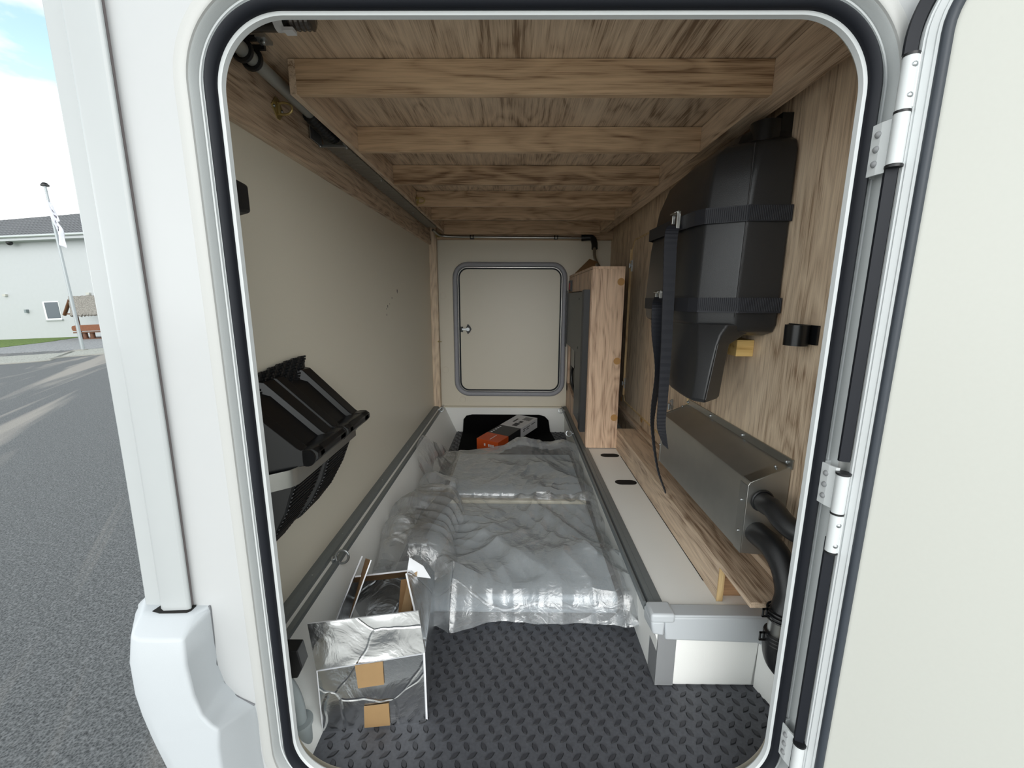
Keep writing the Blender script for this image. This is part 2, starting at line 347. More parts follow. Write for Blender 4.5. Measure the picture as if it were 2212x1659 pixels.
# tread pattern: raised lozenges in alternating rows
def lozenge(b, x, y, a, l=.0135, w=.0052, h=.0024):
    ca, sa = math.cos(a), math.sin(a); pts = []
    for k in range(12):
        t = 2*PI*k/12; u = l*math.cos(t); v = w*math.copysign(1-abs(math.cos(t))**(1.5 if l > .012 else 2.2), math.sin(t)) if k % 6 else 0
        pts.append((x+u*ca-v*sa, y+u*sa+v*ca, .0001))
    top = [(x+(p[0]-x)*.80, y+(p[1]-y)*.76, h) for p in pts]
    A = [b.m.verts.new(p) for p in pts]; T = [b.m.verts.new(p) for p in top]
    for i in range(12): b.m.faces.new((A[i], A[(i+1) % 12], T[(i+1) % 12], T[i])).material_index = 1  # side faces coloured darker to stand in for shade around each lozenge
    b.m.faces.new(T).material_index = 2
px, py = .0350, .0180
for j in range(int((YB-.68)/py)):
    y = .685+j*py
    if 1.30 < y < 2.0: continue
    for i in range(34):
        x = -.46+i*px+(.4*px*(j//2)) % px-(.22*px if j % 2 else 0)
        xr = .325 if y > .87 else .60
        xl = -.395
        if x < xl or x > xr: continue
        lozenge(b, x, y, math.radians(38 if j % 2 else 118) + random.uniform(-.04, .04), l=.0128 if j % 2 else .0108, w=.0048 if j % 2 else .0054)
fl = obj('floor', b, [FLOORM, mat('lozenge_side_shade', srgb(40, 41, 44), .6, spec=.3), mat('tread_top_rubber', srgb(60, 61, 66), .5, bump=(200, .2, .0006), var=.12, spec=.4)], kind='structure', label='black rubber floor with raised tread pattern')
b = B(); b.box(-.576, -.546, .66, YB+.03, -.03, 1.42)
obj('wall_left', b, CREAM, kind='structure', label='plain cream left wall of the locker')
b = B(); b.box(-.576, .66, YB, YB+.03, -.03, 1.42)
wb = obj('wall_back', b, CREAM_B, kind='structure', label='cream far wall with a small closed hatch')
b = B(); b.box(.60, .63, .66, YB+.03, -.03, 1.42)
wr = obj('wall_right', b, W_Z, kind='structure', label='oak effect right wall of the locker')
b = B(); b.box(-.576, .66, .66, YB+.03, 1.365, 1.39)
obj('ceiling', b, W_C, kind='structure', label='oak effect underside of the bed')
for (y, z, r_) in ((2.02, .93, .006), (1.93, .90, .003), (1.89, .875, .002), (1.86, .865, .004), (1.84, .855, .002), (1.84, .83, .003)):
    b = B(); b.prism([(-.5461, y+r_*math.cos(a)*(1+.5*math.sin(3*a)), z+1.6*r_*math.sin(a)) for a in [k*PI/4 for k in range(8)]], (.0004, 0, 0)); obj('scuff_mark', b, BLK, bpy.data.objects['wall_left'])
# slanted white kick panels
b = B(); b.prism([(-.403, .678, 0), (-.486, .678, .186), (-.546, .678, .186), (-.546, .678, 0)], (0, YB-.678, 0))
obj('baseboard_left', b, WHITE_P, kind='structure', label='sloping white side panel left of the floor')
b = B(); b.box(-.50, .36, YB-.012, YB, 0, .178)
b.prism([(-.405, 2.80, 0), (-.405, 2.85, 0), (-.50, 2.85, .175)], (-.001, 0, .001))
obj('baseboard_back', b, WHITE_T, kind='structure', label='white sill panel below the far wall')
b = B(); b.box(-.50, .36, YB-.028, YB-.012, .174, .182)
obj('trim_2', b, CREAM_B, kind='structure', label='cream ledge strip along the far wall')
# far wall moulded screw covers
for i, (x, z) in enumerate(((-.475, .915), (-.470, .43), (-.36, .225))):
    b = B(); b.cyl((x, YB-.003, z), (x, YB+.001, z), .021, 20)
    obj('screw_cover', b, CREAM_B, wb, bevel=.0015)

# left rail
def extrude_y(b, prof, y0, y1): b.loft([[(x, y0, z) for x, z in prof], [(x, y1, z) for x, z in prof]]); return b
lr = thing('lashing_rail', 'grey slotted metal rail along the foot of the cream left wall', 'rail', (-.515, 1.7, .18), group=None)
b = B(); extrude_y(b, [(-.546, .178), (-.546, .190), (-.532, .192), (-.516, .1905), (-.514, .187), (-.509, .187), (-.507, .180), (-.500, .180), (-.498, .189), (-.484, .190), (-.482, .170), (-.486, .168), (-.490, .176)], .678, 2.80)
obj('rail_profile', b, RAIL, lr)
b = B(); extrude_y(b, [(-.5085, .1795), (-.5085, .1815), (-.4985, .1815), (-.4985, .1795)], .679, 2.80)
obj('slot', b, RAILD, lr)
for y in (.80, 1.00, 1.20, 1.60, 2.0, 2.4):
    b = B(); b.cyl((-.526, y, .190), (-.526, y, .1935), .0022, 8); obj('screw', b, STEEL, lr)
# right step block (white), rail on its inner edge
st = thing('white_step', 'white raised step box along the right side with two oval slots', 'step box', (.45, 1.4, 0))
b = B(); b.loft([[(.335, y, 0), (.333, y, .12), (.316, y, .172), (.316, y, .186), (.60, y, .186), (.60, y, 0)] for y in (.874, 2.85)])
obj('step_body', b, WHITE_T, st, bevel=.001)
b = B(); b.box(.335, .36, .8725, .874, 0, .15)   # skirt edge
b.loft([[(.37, .873, .004), (.565, .873, .004), (.572, .873, .13), (.36, .873, .15)], [(.37, .870, .006), (.560, .870, .006), (.566, .870, .128), (.36, .870, .148)]])
obj('end_panel', b, WHITE_T, st, bevel=.002)
def stadium(cx, cy, hw, hd, n=8):
    o = []
    for sgn, a0 in ((1, -90), (-1, 90)):
        for i in range(n+1):
            a = math.radians(a0+180*i/n); o.append((cx+sgn*(hw-hd)+hd*math.cos(a), cy+hd*math.sin(a)))
    return o
for cy in (1.91, 1.61):
    b = B(); b.prism([(x, y, .1855) for x, y in stadium(.440, cy, .043, .022)], (0, 0, .0012)); obj('slot', b, HOLE, st)
# threshold piece right of the step, in front
b = B(); b.prism([(.60, .66, 0), (.60, .87, 0), (.567, .87, 0), (.594, .75, 0), (.60, .70, 0)], (0, 0, .13))
b.prism([(.567, .87, 0), (.60, .87, 0), (.60, .66, 0), (.602, .66, 0), (.612, .87, 0)], (0, 0, .16))
obj('corner_fillet', b, WHITE_T, st)
rrl = thing('lashing_rail', 'grey ribbed metal rail edging the white step box on the right', 'rail', (.335, 1.8, .15))
b = B(); extrude_y(b, [(.311, .168), (.309, .190), (.314, .191), (.316, .186), (.320, .186), (.322, .1915), (.3335, .1915), (.3345, .1905), (.3355, .1915), (.353, .1915), (.354, .184), (.316, .184), (.315, .166)], .915, 2.82)
obj('rail_profile', b, RAIL, rrl)
b = B(); extrude_y(b, [(.3155, .1855), (.3205, .1855), (.3205, .1872), (.3155, .1872)], .92, 2.82)
obj('slot', b, RAILD, rrl)
# corner profile + white end cap
cp = thing('corner_profile', 'dark grey upright corner strip under the white moulded end cap', 'corner strip', (.335, .87, 0))
b = B(); b.loft([[(.3335, .925, z), (.3335, .869, z), (.376, .869, z), (.376, .871, z), (.3355, .871, z), (.3355, .925, z)] for z in (.002, .155)])
obj('strip', b, GREYT, cp)
ec = thing('end_cap', 'white moulded plastic end cap on the near edge of the step box', 'end cap', (.45, .87, .13))
b = B()
# main skirt
b.loft([[(.347, .872, .128), (.56, .872, .122), (.61, .872, .095), (.61, .872, .190), (.34, .872, .190)],
        [(.349, .863, .131), (.558, .863, .125), (.61, .863, .098), (.61, .863, .190), (.344, .863, .190)]])
obj('skirt', b, ABS, ec, bevel=.004, smooth=True, seg=3)
b = B(); b.box(.345, .61, .866, .906, .183, .1925)
obj('top_flange', b, ABS, ec, bevel=.003, smooth=True, seg=3)
b = B(); b.box(.311, .366, .860, .908, .176, .199)
b.loft([[(.318, .862, .145), (.345, .862, .140), (.345, .862, .180), (.312, .862, .180)], [(.310, .912, .150), (.330, .912, .150), (.330, .912, .186), (.308, .912, .186)]])
obj('rail_cover', b, ABS, ec, bevel=.006, smooth=True, seg=3)

# wooden ledge on the right
wl = thing('wooden_ledge', 'long oak effect boxed ledge between the white step and the right wall', 'ledge', (.54, 1.4, .186))
b = B(); b.box(.488, .500, .925, 2.0, .186, .276); obj('front_board', b, W_Y, wl)
b = B(); b.box(.486, .576, .788, 2.0, .276, .289); b.box(.5775, .600, .788, 2.84, .276, .305); obj('top_board', b, W_Y, wl, bevel=.0008)
b = B(); b.box(.486, .5005, .9225, .925, .187, .275); obj('ply_edge', b, PLY, wl, label='pale plywood edge')
b = B(); b.box(.500, .599, .945, .957, .186, .276); obj('end_board', b, wood('oak_recess', 'x', srgb(196, 156, 118), srgb(110, 76, 52)), wl)
b = B(); b.box(.487, .4885, 1.0, 1.9, .185, .188); obj('gap_tape', b, HOLE, wl)
# bedstead frame under the ceiling: joists and battens
b = B(); b.box(-.456, -.442, .958, YB-.07, 1.30, 1.364)
obj('bed_joist', b, W_Y, bevel=.0008, label='oak effect joist on the left, next to the grey pipe, under the bed', cat='joist', group=None)
b = B(); b.box(.506, .556, .67, YB-.07, 1.30, 1.364)
obj('bed_joist', b, W_Y, bevel=.0008, label='oak effect joist on the right, carrying the batten ends above the black canister', cat='joist')
b = B(); b.box(.556, .60, .67, YB-.07, 1.335, 1.364)
obj('trim_3', b, W_Y, kind='structure', label='oak effect strip where right wall meets ceiling')
names = ['nearest and widest', 'second', 'third', 'fourth', 'fifth']
bat0 = None
for i, (y, lab) in enumerate(((.958, 'oak effect batten under the bed, nearest to the doorway'), (1.302, 'oak effect batten under the bed, second from the doorway'), (1.654, 'oak effect batten under the bed, third from the doorway'),
                              (2.026, 'oak effect batten under the bed, fourth from the doorway, behind the far lashing ring'), (2.358, 'oak effect batten under the bed, last but one before the far wall'))):
    if bat0 is None:
        b = B(); b.box(-.442, .506, y, y+.016, 1.30, 1.364)
        bat0 = obj('bed_batten', b, W_X, bevel=.0008, label=lab, cat='batten', group='battens under the bed')
    else:
        c = bat0.copy(); COL.objects.link(c); c.location = bat0.location+Vector((0, y-.958, 0)); c['label'] = lab
b = B(); b.box(-.442, .506, 2.76, 2.776, 1.285, 1.364)
obj('bed_batten', b, W_X, label='oak effect batten furthest back, above the thin grey pipe', cat='batten', group='battens under the bed')
b = B(); b.box(-.50, .60, 2.82, 2.86, 1.262, 1.364)
obj('header_board', b, W_X, label='oak effect header board on the far wall above the hatch', cat='board')
b = B(); b.box(-.546, -.534, .68, 2.80, 1.229, 1.364); b.box(-.534, -.531, .68, 2.80, 1.229, 1.262)
obj('side_board', b, W_Y, bevel=.0008, label='oak effect board along the top of the cream left wall', cat='board')
b = B(); b.box(-.546, -.500, 2.80, 2.84, .186, 1.364); 
obj('corner_post', b, W_Z, bevel=.001, label='narrow oak effect upright post in the far left corner', cat='post')

# ------------------------------------------------------------------ right wall hatch and its fittings
ht = thing('wall_hatch', 'oak effect access panel with pale routed edge in the right wall, behind the black canister', 'hatch', (.6, 1.9, .35))
hp = [(2.27, 1.192), (2.31, 1.15), (2.335, .39), (2.30, .352), (1.50, .352), (1.46, .39), (1.46, 1.15), (1.50, 1.192)]
b = B(); b.prism([(.6002, y, z) for y, z in hp], (-.004, 0, 0)); obj('panel', b, W_Z, ht)
b = B(); b.box(.586, .600, 2.315, 2.318, .385, 1.150)
for (ya, za), (yb_, zb_) in zip(hp, hp[1:]+hp[:1]): b.tube([(.5965, ya, za), (.5965, yb_, zb_)], .0045, 6)
obj('routed_edge', b, PLY, ht, label='pale plywood edge')
for y, z in ((2.30, 1.068), (2.32, .45), (1.60, .50)):
    b = B(); b.box(.585, .5965, y-.012, y+.03, z-.006, z+.006); b.box(.590, .5965, y-.008, y+.006, z-.028, z+.028); b.cyl((.582, y-.004, z-.012), (.582, y-.004, z+.012), .005, 10)
    b.cyl((.585, y, z+.02), (.592, y, z+.02), .003, 8)
    obj('turn_catch', b, STEEL, ht, bevel=.001)
for y, z in ((1.615, .375), (1.983, .335), (2.379, .345)): pass
for y, z, w_ in ((1.64, .34, 0), (1.99, .338, 0), (2.39, .345, 0)):
    b = B(); b.cyl((.6002, y, z), (.5985, y, z), .015, 16)
    obj('screw_cap', b, CAPM, wr, label='tan screw cap')

# ------------------------------------------------------------------ cabinet at the far right
cb = thing('electrics_cabinet', 'tall oak effect cabinet with black side panel at the far right', 'cabinet', (.415, 2.4, .19))
b = B(); b.box(.343, .489, 2.0, 2.014, .19, 1.032); obj('end_panel', b, W_CAB, cb, bevel=.0008)
b = B(); b.box(.341, .356, 2.014, 2.85, .19, .30)
b.box(.341, .356, 2.60, 2.85, .62, .78); b.box(.341, .356, 2.014, 2.85, .94, 1.03); b.box(.341, .356, 2.014, 2.30, .30, .94)
b.prism([(.341, 2.30, .30), (.341, 2.85, .30), (.341, 2.85, .36)], (.015, 0, 0)); b.box(.341, .356, 2.80, 2.85, .30, .94)
obj('side_panel', b, W_CAB, cb)
b = B(); b.box(.341, .489, 2.0, 2.85, 1.032, 1.044); obj('top', b, W_CAB, cb, bevel=.0008)
b = B(); b.box(.356, .489, 2.02, 2.85, .2, 1.03); obj('interior', b, mat('grey_interior', srgb(70, 70, 66), .7), cb)
for z in (.976, .616, .343):
    b = B(); b.cyl((.472, 2.0005, z), (.472, 1.9985, z), .0165, 20); obj('screw_cap', b, CAPM, cb, label='tan screw cap')
ep = thing('power_panel', 'flat black electrical panel on the left side of the cabinet', 'power supply', (.33, 2.3, .30))
b = B(); b.box(.322, .341, 2.10, 2.78, .62, .935); b.box(.322, .341, 2.10, 2.34, .27, .62); obj('housing', b, BLK, ep, bevel=.002)
b = B()
for k in range(9): b.box(.314, .322, 2.045+k*.006, 2.048+k*.006, .26, .94)
b.box(.316, .341, 2.04, 2.10, .258, .942); obj('cooling_fins', b, BLK, ep)
b = B(); b.box(.316, .322, 2.76, 2.80, .60, .95); obj('end_strip', b, BLK, ep)
for y, z in ((2.25, .90), (2.25, .65), (2.15, .32)):
    b = B(); b.cyl((.3225, y, z), (.320, y, z), .006, 10); obj('screw', b, RAILD, ep)
b = B(); b.box(.3395, .341, 2.50, 2.64, .50, .61); obj('rating_label', b, mat('pale_label', srgb(150, 148, 142), .5), ep, label='small printed label')
b = B(); b.box(.326, .341, 2.72, 2.76, .955, .995); rs = obj('rocker_switch', b, REDP, bevel=.002, label='small red rocker switch at the top of the cabinet', cat='switch')
b = B(); b.box(.330, .3412, 2.69, 2.79, .945, 1.01); obj('bezel', b, BLK, rs)
b = B(); b.tube(bez([(.352, 2.6, .50), (.336, 2.57, .46), (.340, 2.55, .40), (.352, 2.52, .36)], 5), .008, 8)
obj('cable', b, BLK, smooth=True, label='black cable in the opening low on the cabinet side', cat='cable')
# cardboard scraps on the cabinet
b = B(); b.prism([(.345, 2.60, 1.045), (.365, 2.46, 1.045), (.455, 2.50, 1.10), (.435, 2.66, 1.13)], (.0, .01, .004))
b.prism([(.345, 2.40, 1.045), (.375, 2.30, 1.045), (.42, 2.36, 1.075), (.39, 2.44, 1.085)], (0, .004, .003))
obj('cardboard_scrap', b, CARD, label='folded brown cardboard scrap lying on top of the cabinet', cat='cardboard')

# ------------------------------------------------------------------ lashing rings and eye bolts
def ring_plate(x, y, z, side, label):
    t = thing('lashing_ring', label, 'lashing ring', (x, y, z), group='lashing rings on the upper left board')
    s = 1
    b = B(); b.prism([(x, y-.026, z+.0), (x, y-.006, z+.022), (x, y+.006, z+.022), (x, y+.026, z), (x, y+.006, z-.022), (x, y-.006, z-.022)], (.002*s, 0, 0)); obj('plate', b, BRASS, t, bevel=.0005)
    b = B(); b.tube(bez([(x+.004, y, z+.010), (x+.016, y, z+.012), (x+.028, y, z+.009), (x+.034, y, z), (x+.028, y, z-.009), (x+.016, y, z-.012), (x+.004, y, z-.010)], 5), .0026, 8); b.cyl((x+.004, y, z-.012), (x+.004, y, z+.012), .0042, 10)
    obj('ring', b, BRASS, t, smooth=True)
    for dy, dz in ((-.016, .0), (.016, 0)):
        b = B(); b.ball((x+.002, y+dy, z+dz), .0035); obj('screw', b, STEEL, t, smooth=True)
    return t
r0 = ring_plate(-.534, 1.055, 1.312, 1, 'brass-coloured D-ring on a plate on the left board, near the doorway')
copy_thing(r0, (-.440, 2.02, 1.322), 'brass-coloured D-ring hanging on the left joist between the far battens')
copy_thing(r0, (-.500, 2.80, 1.285), 'small D-ring at the top of the far left corner post')
def eye(x, y, z, d, label, R=.0125):
    t = thing('eye_bolt', label, 'eye bolt', (x, y, z), group='eye bolts screwed in the rails')
    p = Vector((x, y, z)); d = Vector(d).normalized()
    b = B(); b.torus(p+d*(R+.010), d.cross(Vector((0, .25, 1))), R, .0034, 24, 8); obj('ring', b, STEEL, t, smooth=True)
    b = B(); b.cyl(p, p+d*.006, .0085, 16); b.cyl(p+d*.005, p+d*.012, .005, 12); obj('collar', b, STEEL, t, smooth=True)
    return t
eye(-.502, 1.068, .192, (.9, .1, .25), 'zinc eye bolt in the left rail beside the clear plastic wrap', .0175)
eye(-.500, 2.70, .192, (.9, .1, .1), 'zinc eye bolt at the far end of the left rail', .0125)
eye(.318, 2.70, .192, (-.9, -.1, .0), 'zinc eye bolt at the far end of the right rail, under the hatch', .0150)
eye(.312, 2.23, .190, (-.9, -.1, .0), 'zinc eye bolt in the right rail, beside the black panel', .0150)
b = B(); b.torus((-.492, 2.78, .625), (0, .1, 1), .011, .0028, 16, 6); b.cyl((-.502, 2.79, .625), (-.498, 2.79, .625), .006, 8)
obj('screw_eye', b, BRASS, smooth=True, label='small brass screw eye halfway up the far left post', cat='screw eye')

# ------------------------------------------------------------------ heating pipe in the upper left corner
hpipe = thing('heating_pipe', 'dull grey heating pipe with black couplings along the upper left corner', 'pipe', (-.50, 1.0, 1.32))
b = B(); b.cyl((-.492, .70, 1.338), (-.500, 1.15, 1.336), .0125, 20); obj('tube', b, PIPED, hpipe, smooth=True)
b = B(); b.cyl((-.492, .70, 1.338), (-.496, .835, 1.338), .021, 20); obj('sleeve', b, BLKG, hpipe, smooth=True)
for y in (.875, .905):
    b = B(); b.torus((-.4965, y, 1.337), (0, 1, 0), .0165, .0045, 20, 8); b.box(-.4965, -.47, y-.003, y+.003, 1.352, 1.360); obj('clip', b, BLK, hpipe, smooth=True)
b = B(); b.box(-.474, -.452, .872, .900, 1.357, 1.363); b.ball((-.462, .886, 1.356), .005); obj('bracket', b, STEEL, hpipe)
b = B(); pr = []; 
K = 60
for k in range(K+1):
    y = 1.14+.17*k/K; pr.append(((-.500, y, 1.334-.006*math.sin(k/K*PI)), .0165+.0022*math.sin(k*1.3)))
b.tube([p for p, r in pr], [r for p, r in pr], 16); obj('corrugated_hose', b, BLK, hpipe, smooth=60)
gd = thing('pipe_guard', 'long ribbed metal guard channel running back along the upper left corner', 'guard channel', (-.52, 1.9, 1.30))
b = B(); K = 150
rings = []
for k in range(K+1):
    y = 1.28+(2.66-1.28)*k/K; dz = .0012*math.sin(k*1.9)
    rings.append([(-.533, y, 1.330+dz), (-.526, y, 1.306+dz), (-.468, y, 1.306+dz), (-.460, y, 1.330+dz), (-.460, y, 1.334+dz), (-.533, y, 1.334+dz)])
b.loft(rings); obj('channel', b, mat('dark_galvanised', srgb(150, 148, 142), .42, .6, bump=(150, .3), var=.2), gd)
b = B(); b.box(-.530, -.462, 1.262, 1.266, 1.300, 1.303); b.box(-.530, -.527, 1.20, 1.266, 1.300, 1.345); b.box(-.462, -.459, 1.24, 1.266, 1.300, 1.345); b.box(-.530, -.459, 1.260, 1.268, 1.298, 1.3045)
obj('bracket', b, STEEL, gd, bevel=.0005)
for p in ((-.528, 1.255, 1.299), (-.462, 1.268, 1.299), (-.475, 1.62, 1.305), (-.500, 2.2, 1.305)):
    b = B(); b.ball(p, .0042); obj('screw', b, STEEL, gd, smooth=True)
bp = thing('gas_pipe', 'thin bright metal pipe across the top of the far wall', 'pipe', (0, 2.79, 1.27))
b = B(); b.tube(bez([(-.50, 2.70, 1.300), (-.45, 2.79, 1.278), (-.2, 2.79, 1.272), (.2, 2.79, 1.270), (.42, 2.79, 1.268)], 6), .0075, 12); obj('tube', b, ALU, bp, smooth=True)
for x in (-.285, .235):
    b = B(); b.torus((x, 2.79, 1.272), (1, 0, 0), .0095, .003, 16, 6); b.torus((x+.018, 2.79, 1.272), (1, 0, 0), .0095, .003, 16, 6); b.box(x-.003, x+.021, 2.795, 2.82, 1.262, 1.270); obj('clip', b, BLK, bp, smooth=True)
b = B(); b.tube(bez([(.40, 2.79, 1.268), (.46, 2.78, 1.268), (.475, 2.76, 1.24), (.475, 2.74, 1.20)], 6), .019, 12); obj('elbow', b, BLK, bp, smooth=True)
b = B(); b.tube(bez([(.475, 2.74, 1.21), (.472, 2.71, 1.15), (.49, 2.66, 1.09), (.53, 2.60, 1.04)], 6), .010, 12); obj('drop_tube', b, ALU, bp, smooth=True)
# strut at the very top left, behind the frame
sp = thing('lamp_tube', 'short black cylindrical fitting with white band under the ceiling, top left', 'fitting', (-.40, .80, 1.33))
b = B(); b.cyl((-.48, .79, 1.338), (-.366, .79, 1.338), .0165, 18); obj('body', b, BLKG, sp, smooth=True)
b = B(); b.cyl((-.388, .79, 1.338), (-.373, .79, 1.338), .0172, 18); b.box(-.372, -.356, .775, .79, 1.315, 1.320); obj('band', b, WHITEM, sp, smooth=True, label='white band')
b = B(); b.tube([(-.366+.004*k, .79, 1.338) for k in range(11)], [.014+.002*(k % 2) for k in range(10)]+[.010], 18); obj('ribbed_end', b, mat('smoky_plastic', srgb(90, 84, 80), .15, .3), sp, smooth=True)

# ------------------------------------------------------------------ door stops on the left jamb
b = B(); b.loft([[(-.456, .69, 1.077), (-.424, .69, 1.077), (-.424, .69, 1.030), (-.456, .69, 1.026)], [(-.456, .715, 1.080), (-.420, .72, 1.072), (-.420, .72, 1.031), (-.456, .715, 1.020)]])
b.box(-.47, -.45, .677, .72, 1.02, 1.08)
obj('door_stop', b, BLK, bevel=.004, smooth=True, label='black block on the left door jamb, upper of the two', cat='door stop')
b = B(); b.loft([[(-.46, .70, .243), (-.411, .70, .243), (-.405, .70, .205), (-.416, .70, .182), (-.46, .70, .178)], [(-.46, .73, .243), (-.413, .73, .243), (-.407, .73, .205), (-.418, .73, .182), (-.46, .73, .178)]])
b.box(-.47, -.45, .677, .73, .18, .245)
obj('pipe_bracket', b, BLK, bevel=.002, label='black bracket holding the grey pipe at the lower left jamb', cat='bracket')
gp = thing('drain_pipe', 'bent grey plastic pipe inside the lower left corner of the doorway', 'pipe', (-.44, .72, 0))
b = B(); b.tube(bez([(-.478, .722, .20), (-.464, .720, .175), (-.442, .718, .135), (-.432, .717, .095), (-.430, .716, .045)], 6), .0135, 18); obj('pipe', b, PIPEG, gp, smooth=True)
b = B(); b.tube([(-.430, .716, .065), (-.430, .716, .066), (-.430, .716, .059), (-.430, .716, .0585), (-.430, .716, .0)], [.014, .0245, .0245, .0205, .0205], 24); obj('collar', b, PIPEG, gp, smooth=True)

# ------------------------------------------------------------------ wheel chocks in their bracket on the left wall
def chock(y0, w, label):
    t = thing('wheel_chock', label, 'wheel chock', (-.49, y0, .40), group='wheel chocks on the left wall')
    top = [(-.543, .728), (-.530, .724), (-.445, .598), (-.440, .592)]
    tubec = (-.430, .575); arc = [(tubec[0]+.018*math.cos(a), tubec[1]+.018*math.sin(a)) for a in [math.radians(x) for x in (100, 60, 20, -20, -60, -100)]]
    under = [(-.453, .558), (-.456, .52), (-.466, .47), (-.484, .425), (-.508, .392), (-.525, .386), (-.540, .41), (-.543, .45)]
    def sh(b):
        for v in b.m.verts:
            v.co.y += .75*(v.co.x+.43)
            if v.co.z < .53:
                k = .53-v.co.z; c = y0+w/2-.06; v.co.y = c+(v.co.y-c)*(1-2.2*k)-.35*k
        return b
    prof = top+arc+under
    b = B()
    for yy, ww in ((y0, .030), (y0+w-.040, .040)):
        b.prism([(x, yy, z) for x, z in prof], (0, ww, 0))
    low = [(-.543, .706), (-.522, .694), (-.462, .604), (-.452, .590), (-.446, .592)]+arc[1:]+under
    b.prism([(x, y0+.01, z) for x, z in low], (0, w-.02, 0))
    sh(b); obj('wedge_body', b, BLKG, t, bevel=.0015, smooth=True)
    b = B()
    for k in range(34):
        f = k/33*(len(under)-3); i = int(f); u = f-i; x = under[i][0]*(1-u)+under[i+1][0]*u; z = under[i][1]*(1-u)+under[i+1][1]*u
        b.cyl((x+.0006, y0+.012, z), (x+.0006, y0+w-.012, z), .0017, 6)
    sh(b); obj('tread_ribs', b, BLK, t)
    b = B(); b.tube([(tubec[0], y0-.001, tubec[1]), (tubec[0], y0-.006, tubec[1])], .018, 20); b.tube([(tubec[0], y0-.0062, tubec[1]), (tubec[0], y0-.001, tubec[1])], .0135, 20)
    obj('tube_end', b, BLKG, t, smooth=True)
    b = B(); b.ball((-.424, y0+w*.55, .560), .0035); obj('rivet', b, STEEL, t, smooth=True)
    return t
chock(.845, .157, 'black plastic wheel chock on the left wall, the one nearer the doorway')
chock(1.012, .157, 'black plastic wheel chock on the left wall, the one further inside')
b = B()
bk = [(-.546, .733), (-.470, .796), (-.452, .812), (-.4445, .830), (-.4445, 1.150)]
bki = [(-.4465, 1.150), (-.4465, .831), (-.4535, .8145), (-.4715, .7985), (-.546, .7355)]
b.prism([(x, y, .523) for x, y in bk+bki], (0, 0, .037))
obj('chock_bracket', b, ALU, bevel=.0006, smooth=True, label='bent aluminium band holding the two black wheel chocks', cat='bracket')
b = B()
for r_ in range(9):
    for c_ in range(44):
        y = .80+c_*.0065; z = .752-r_*.0062-(y-1.075)**2*.35; x = -.540+.003*math.sin(c_*1.2+r_)
        b.box(x, x+.004, y, y+.0045, z, z+.0045)
for c_ in range(22):
    y = .80+c_*.013; z = .752-(y-1.075)**2*.35; b.prism([(-.5405, y, z-.052), (-.5405, y+.013, z-.052+.0), (-.5405, y+.013, z+.002), (-.5405, y, z+.002)], (.0015, 0, 0))
obj('rubber_strap', b, BLK, label='black perforated rubber strap across the top of the wheel chocks', cat='strap')

# ------------------------------------------------------------------ black canister strapped to the right wall
cn = thing('black_canister', 'large black moulded plastic canister strapped to the oak wall on the right', 'canister', (.52, 1.2, .66))
def csec(z, x0, ch, y0, y1, xr=.598, bulge=0):
    # chamfered section: wall-near, front, seam, chamfer, left face, far edge
    return [(xr, y0, z), (x0+.075, y0, z), (x0+.006, y0+ch, z), (x0, y0+ch+.03, z), (x0-.004-bulge, (y0+y1)/2, z), (x0+.006, y1-.03, z), (x0+.03, y1, z), (xr, y1, z)]
b = B()
secs = [csec(.815, .50, .03, 1.05, 1.42), csec(.826, .450, .045, 1.012, 1.47), csec(.842, .428, .05, 1.002, 1.495), csec(.90, .424, .052, 1.0, 1.50), csec(1.05, .428, .054, 1.0, 1.485),
        csec(1.16, .436, .054, 1.0, 1.45), csec(1.215, .446, .056, 1.0, 1.40), csec(1.234, .462, .05, 1.006, 1.36), csec(1.246, .490, .045, 1.025, 1.31)]
b.loft(secs); obj('body', b, BLKM, cn, bevel=.006, smooth=50, seg=3)
def psec(z, wr_, fr_, sm_, cl_, lf_, rl_):
    return [(wr_, fr_[1]+.06, z), (*fr_, z), (*sm_, z), (*cl_, z), (cl_[0]-.003, cl_[1]+.03, z), (lf_, (cl_[1]+rl_)/2, z), (lf_+.006, rl_, z), (wr_, rl_+.01, z)]
b = B(); b.loft([psec(.660, .502, (.492, 1.036), (.446, .992), (.426, 1.014), .424, 1.165), psec(.668, .506, (.498, 1.034), (.441, .986), (.420, 1.010), .420, 1.184),
  psec(.74, .512, (.503, 1.032), (.452, .990), (.428, 1.016), .424, 1.26), psec(.795, .522, (.508, 1.030), (.462, .994), (.432, 1.03), .426, 1.32), psec(.82, .55, (.54, 1.025), (.470, .998), (.434, 1.04), .428, 1.36), psec(.845, .598, (.592, 1.01), (.485, 1.002), (.436, 1.05), .430, 1.40)])
obj('spout', b, BLKM, cn, bevel=.005, smooth=50, seg=3)
b = B(); b.loft([csec(1.236, .488, .03, 1.03, 1.30), csec(1.262, .500, .03, 1.035, 1.27), csec(1.275, .525, .02, 1.05, 1.22)])
b.tube([(.555, 1.06, 1.24), (.555, 1.06, 1.285)], .032, 20); b.box(.575, .599, 1.035, 1.12, 1.20, 1.298)
obj('cap', b, BLKG, cn, bevel=.004, smooth=True)
b = B(); b.tube([(.503, .9985, 1.225), (.501, .9985, 1.05), (.498, .9985, .86)], .0014, 6); b.tube([(.463, .9925, .80), (.443, .985, .67)], .0014, 6)
obj('mould_seam', b, BLK, cn, smooth=True)
for z0, nm, yb in ((1.075, 'upper', 0), (.875, 'lower', 0)):
    pass
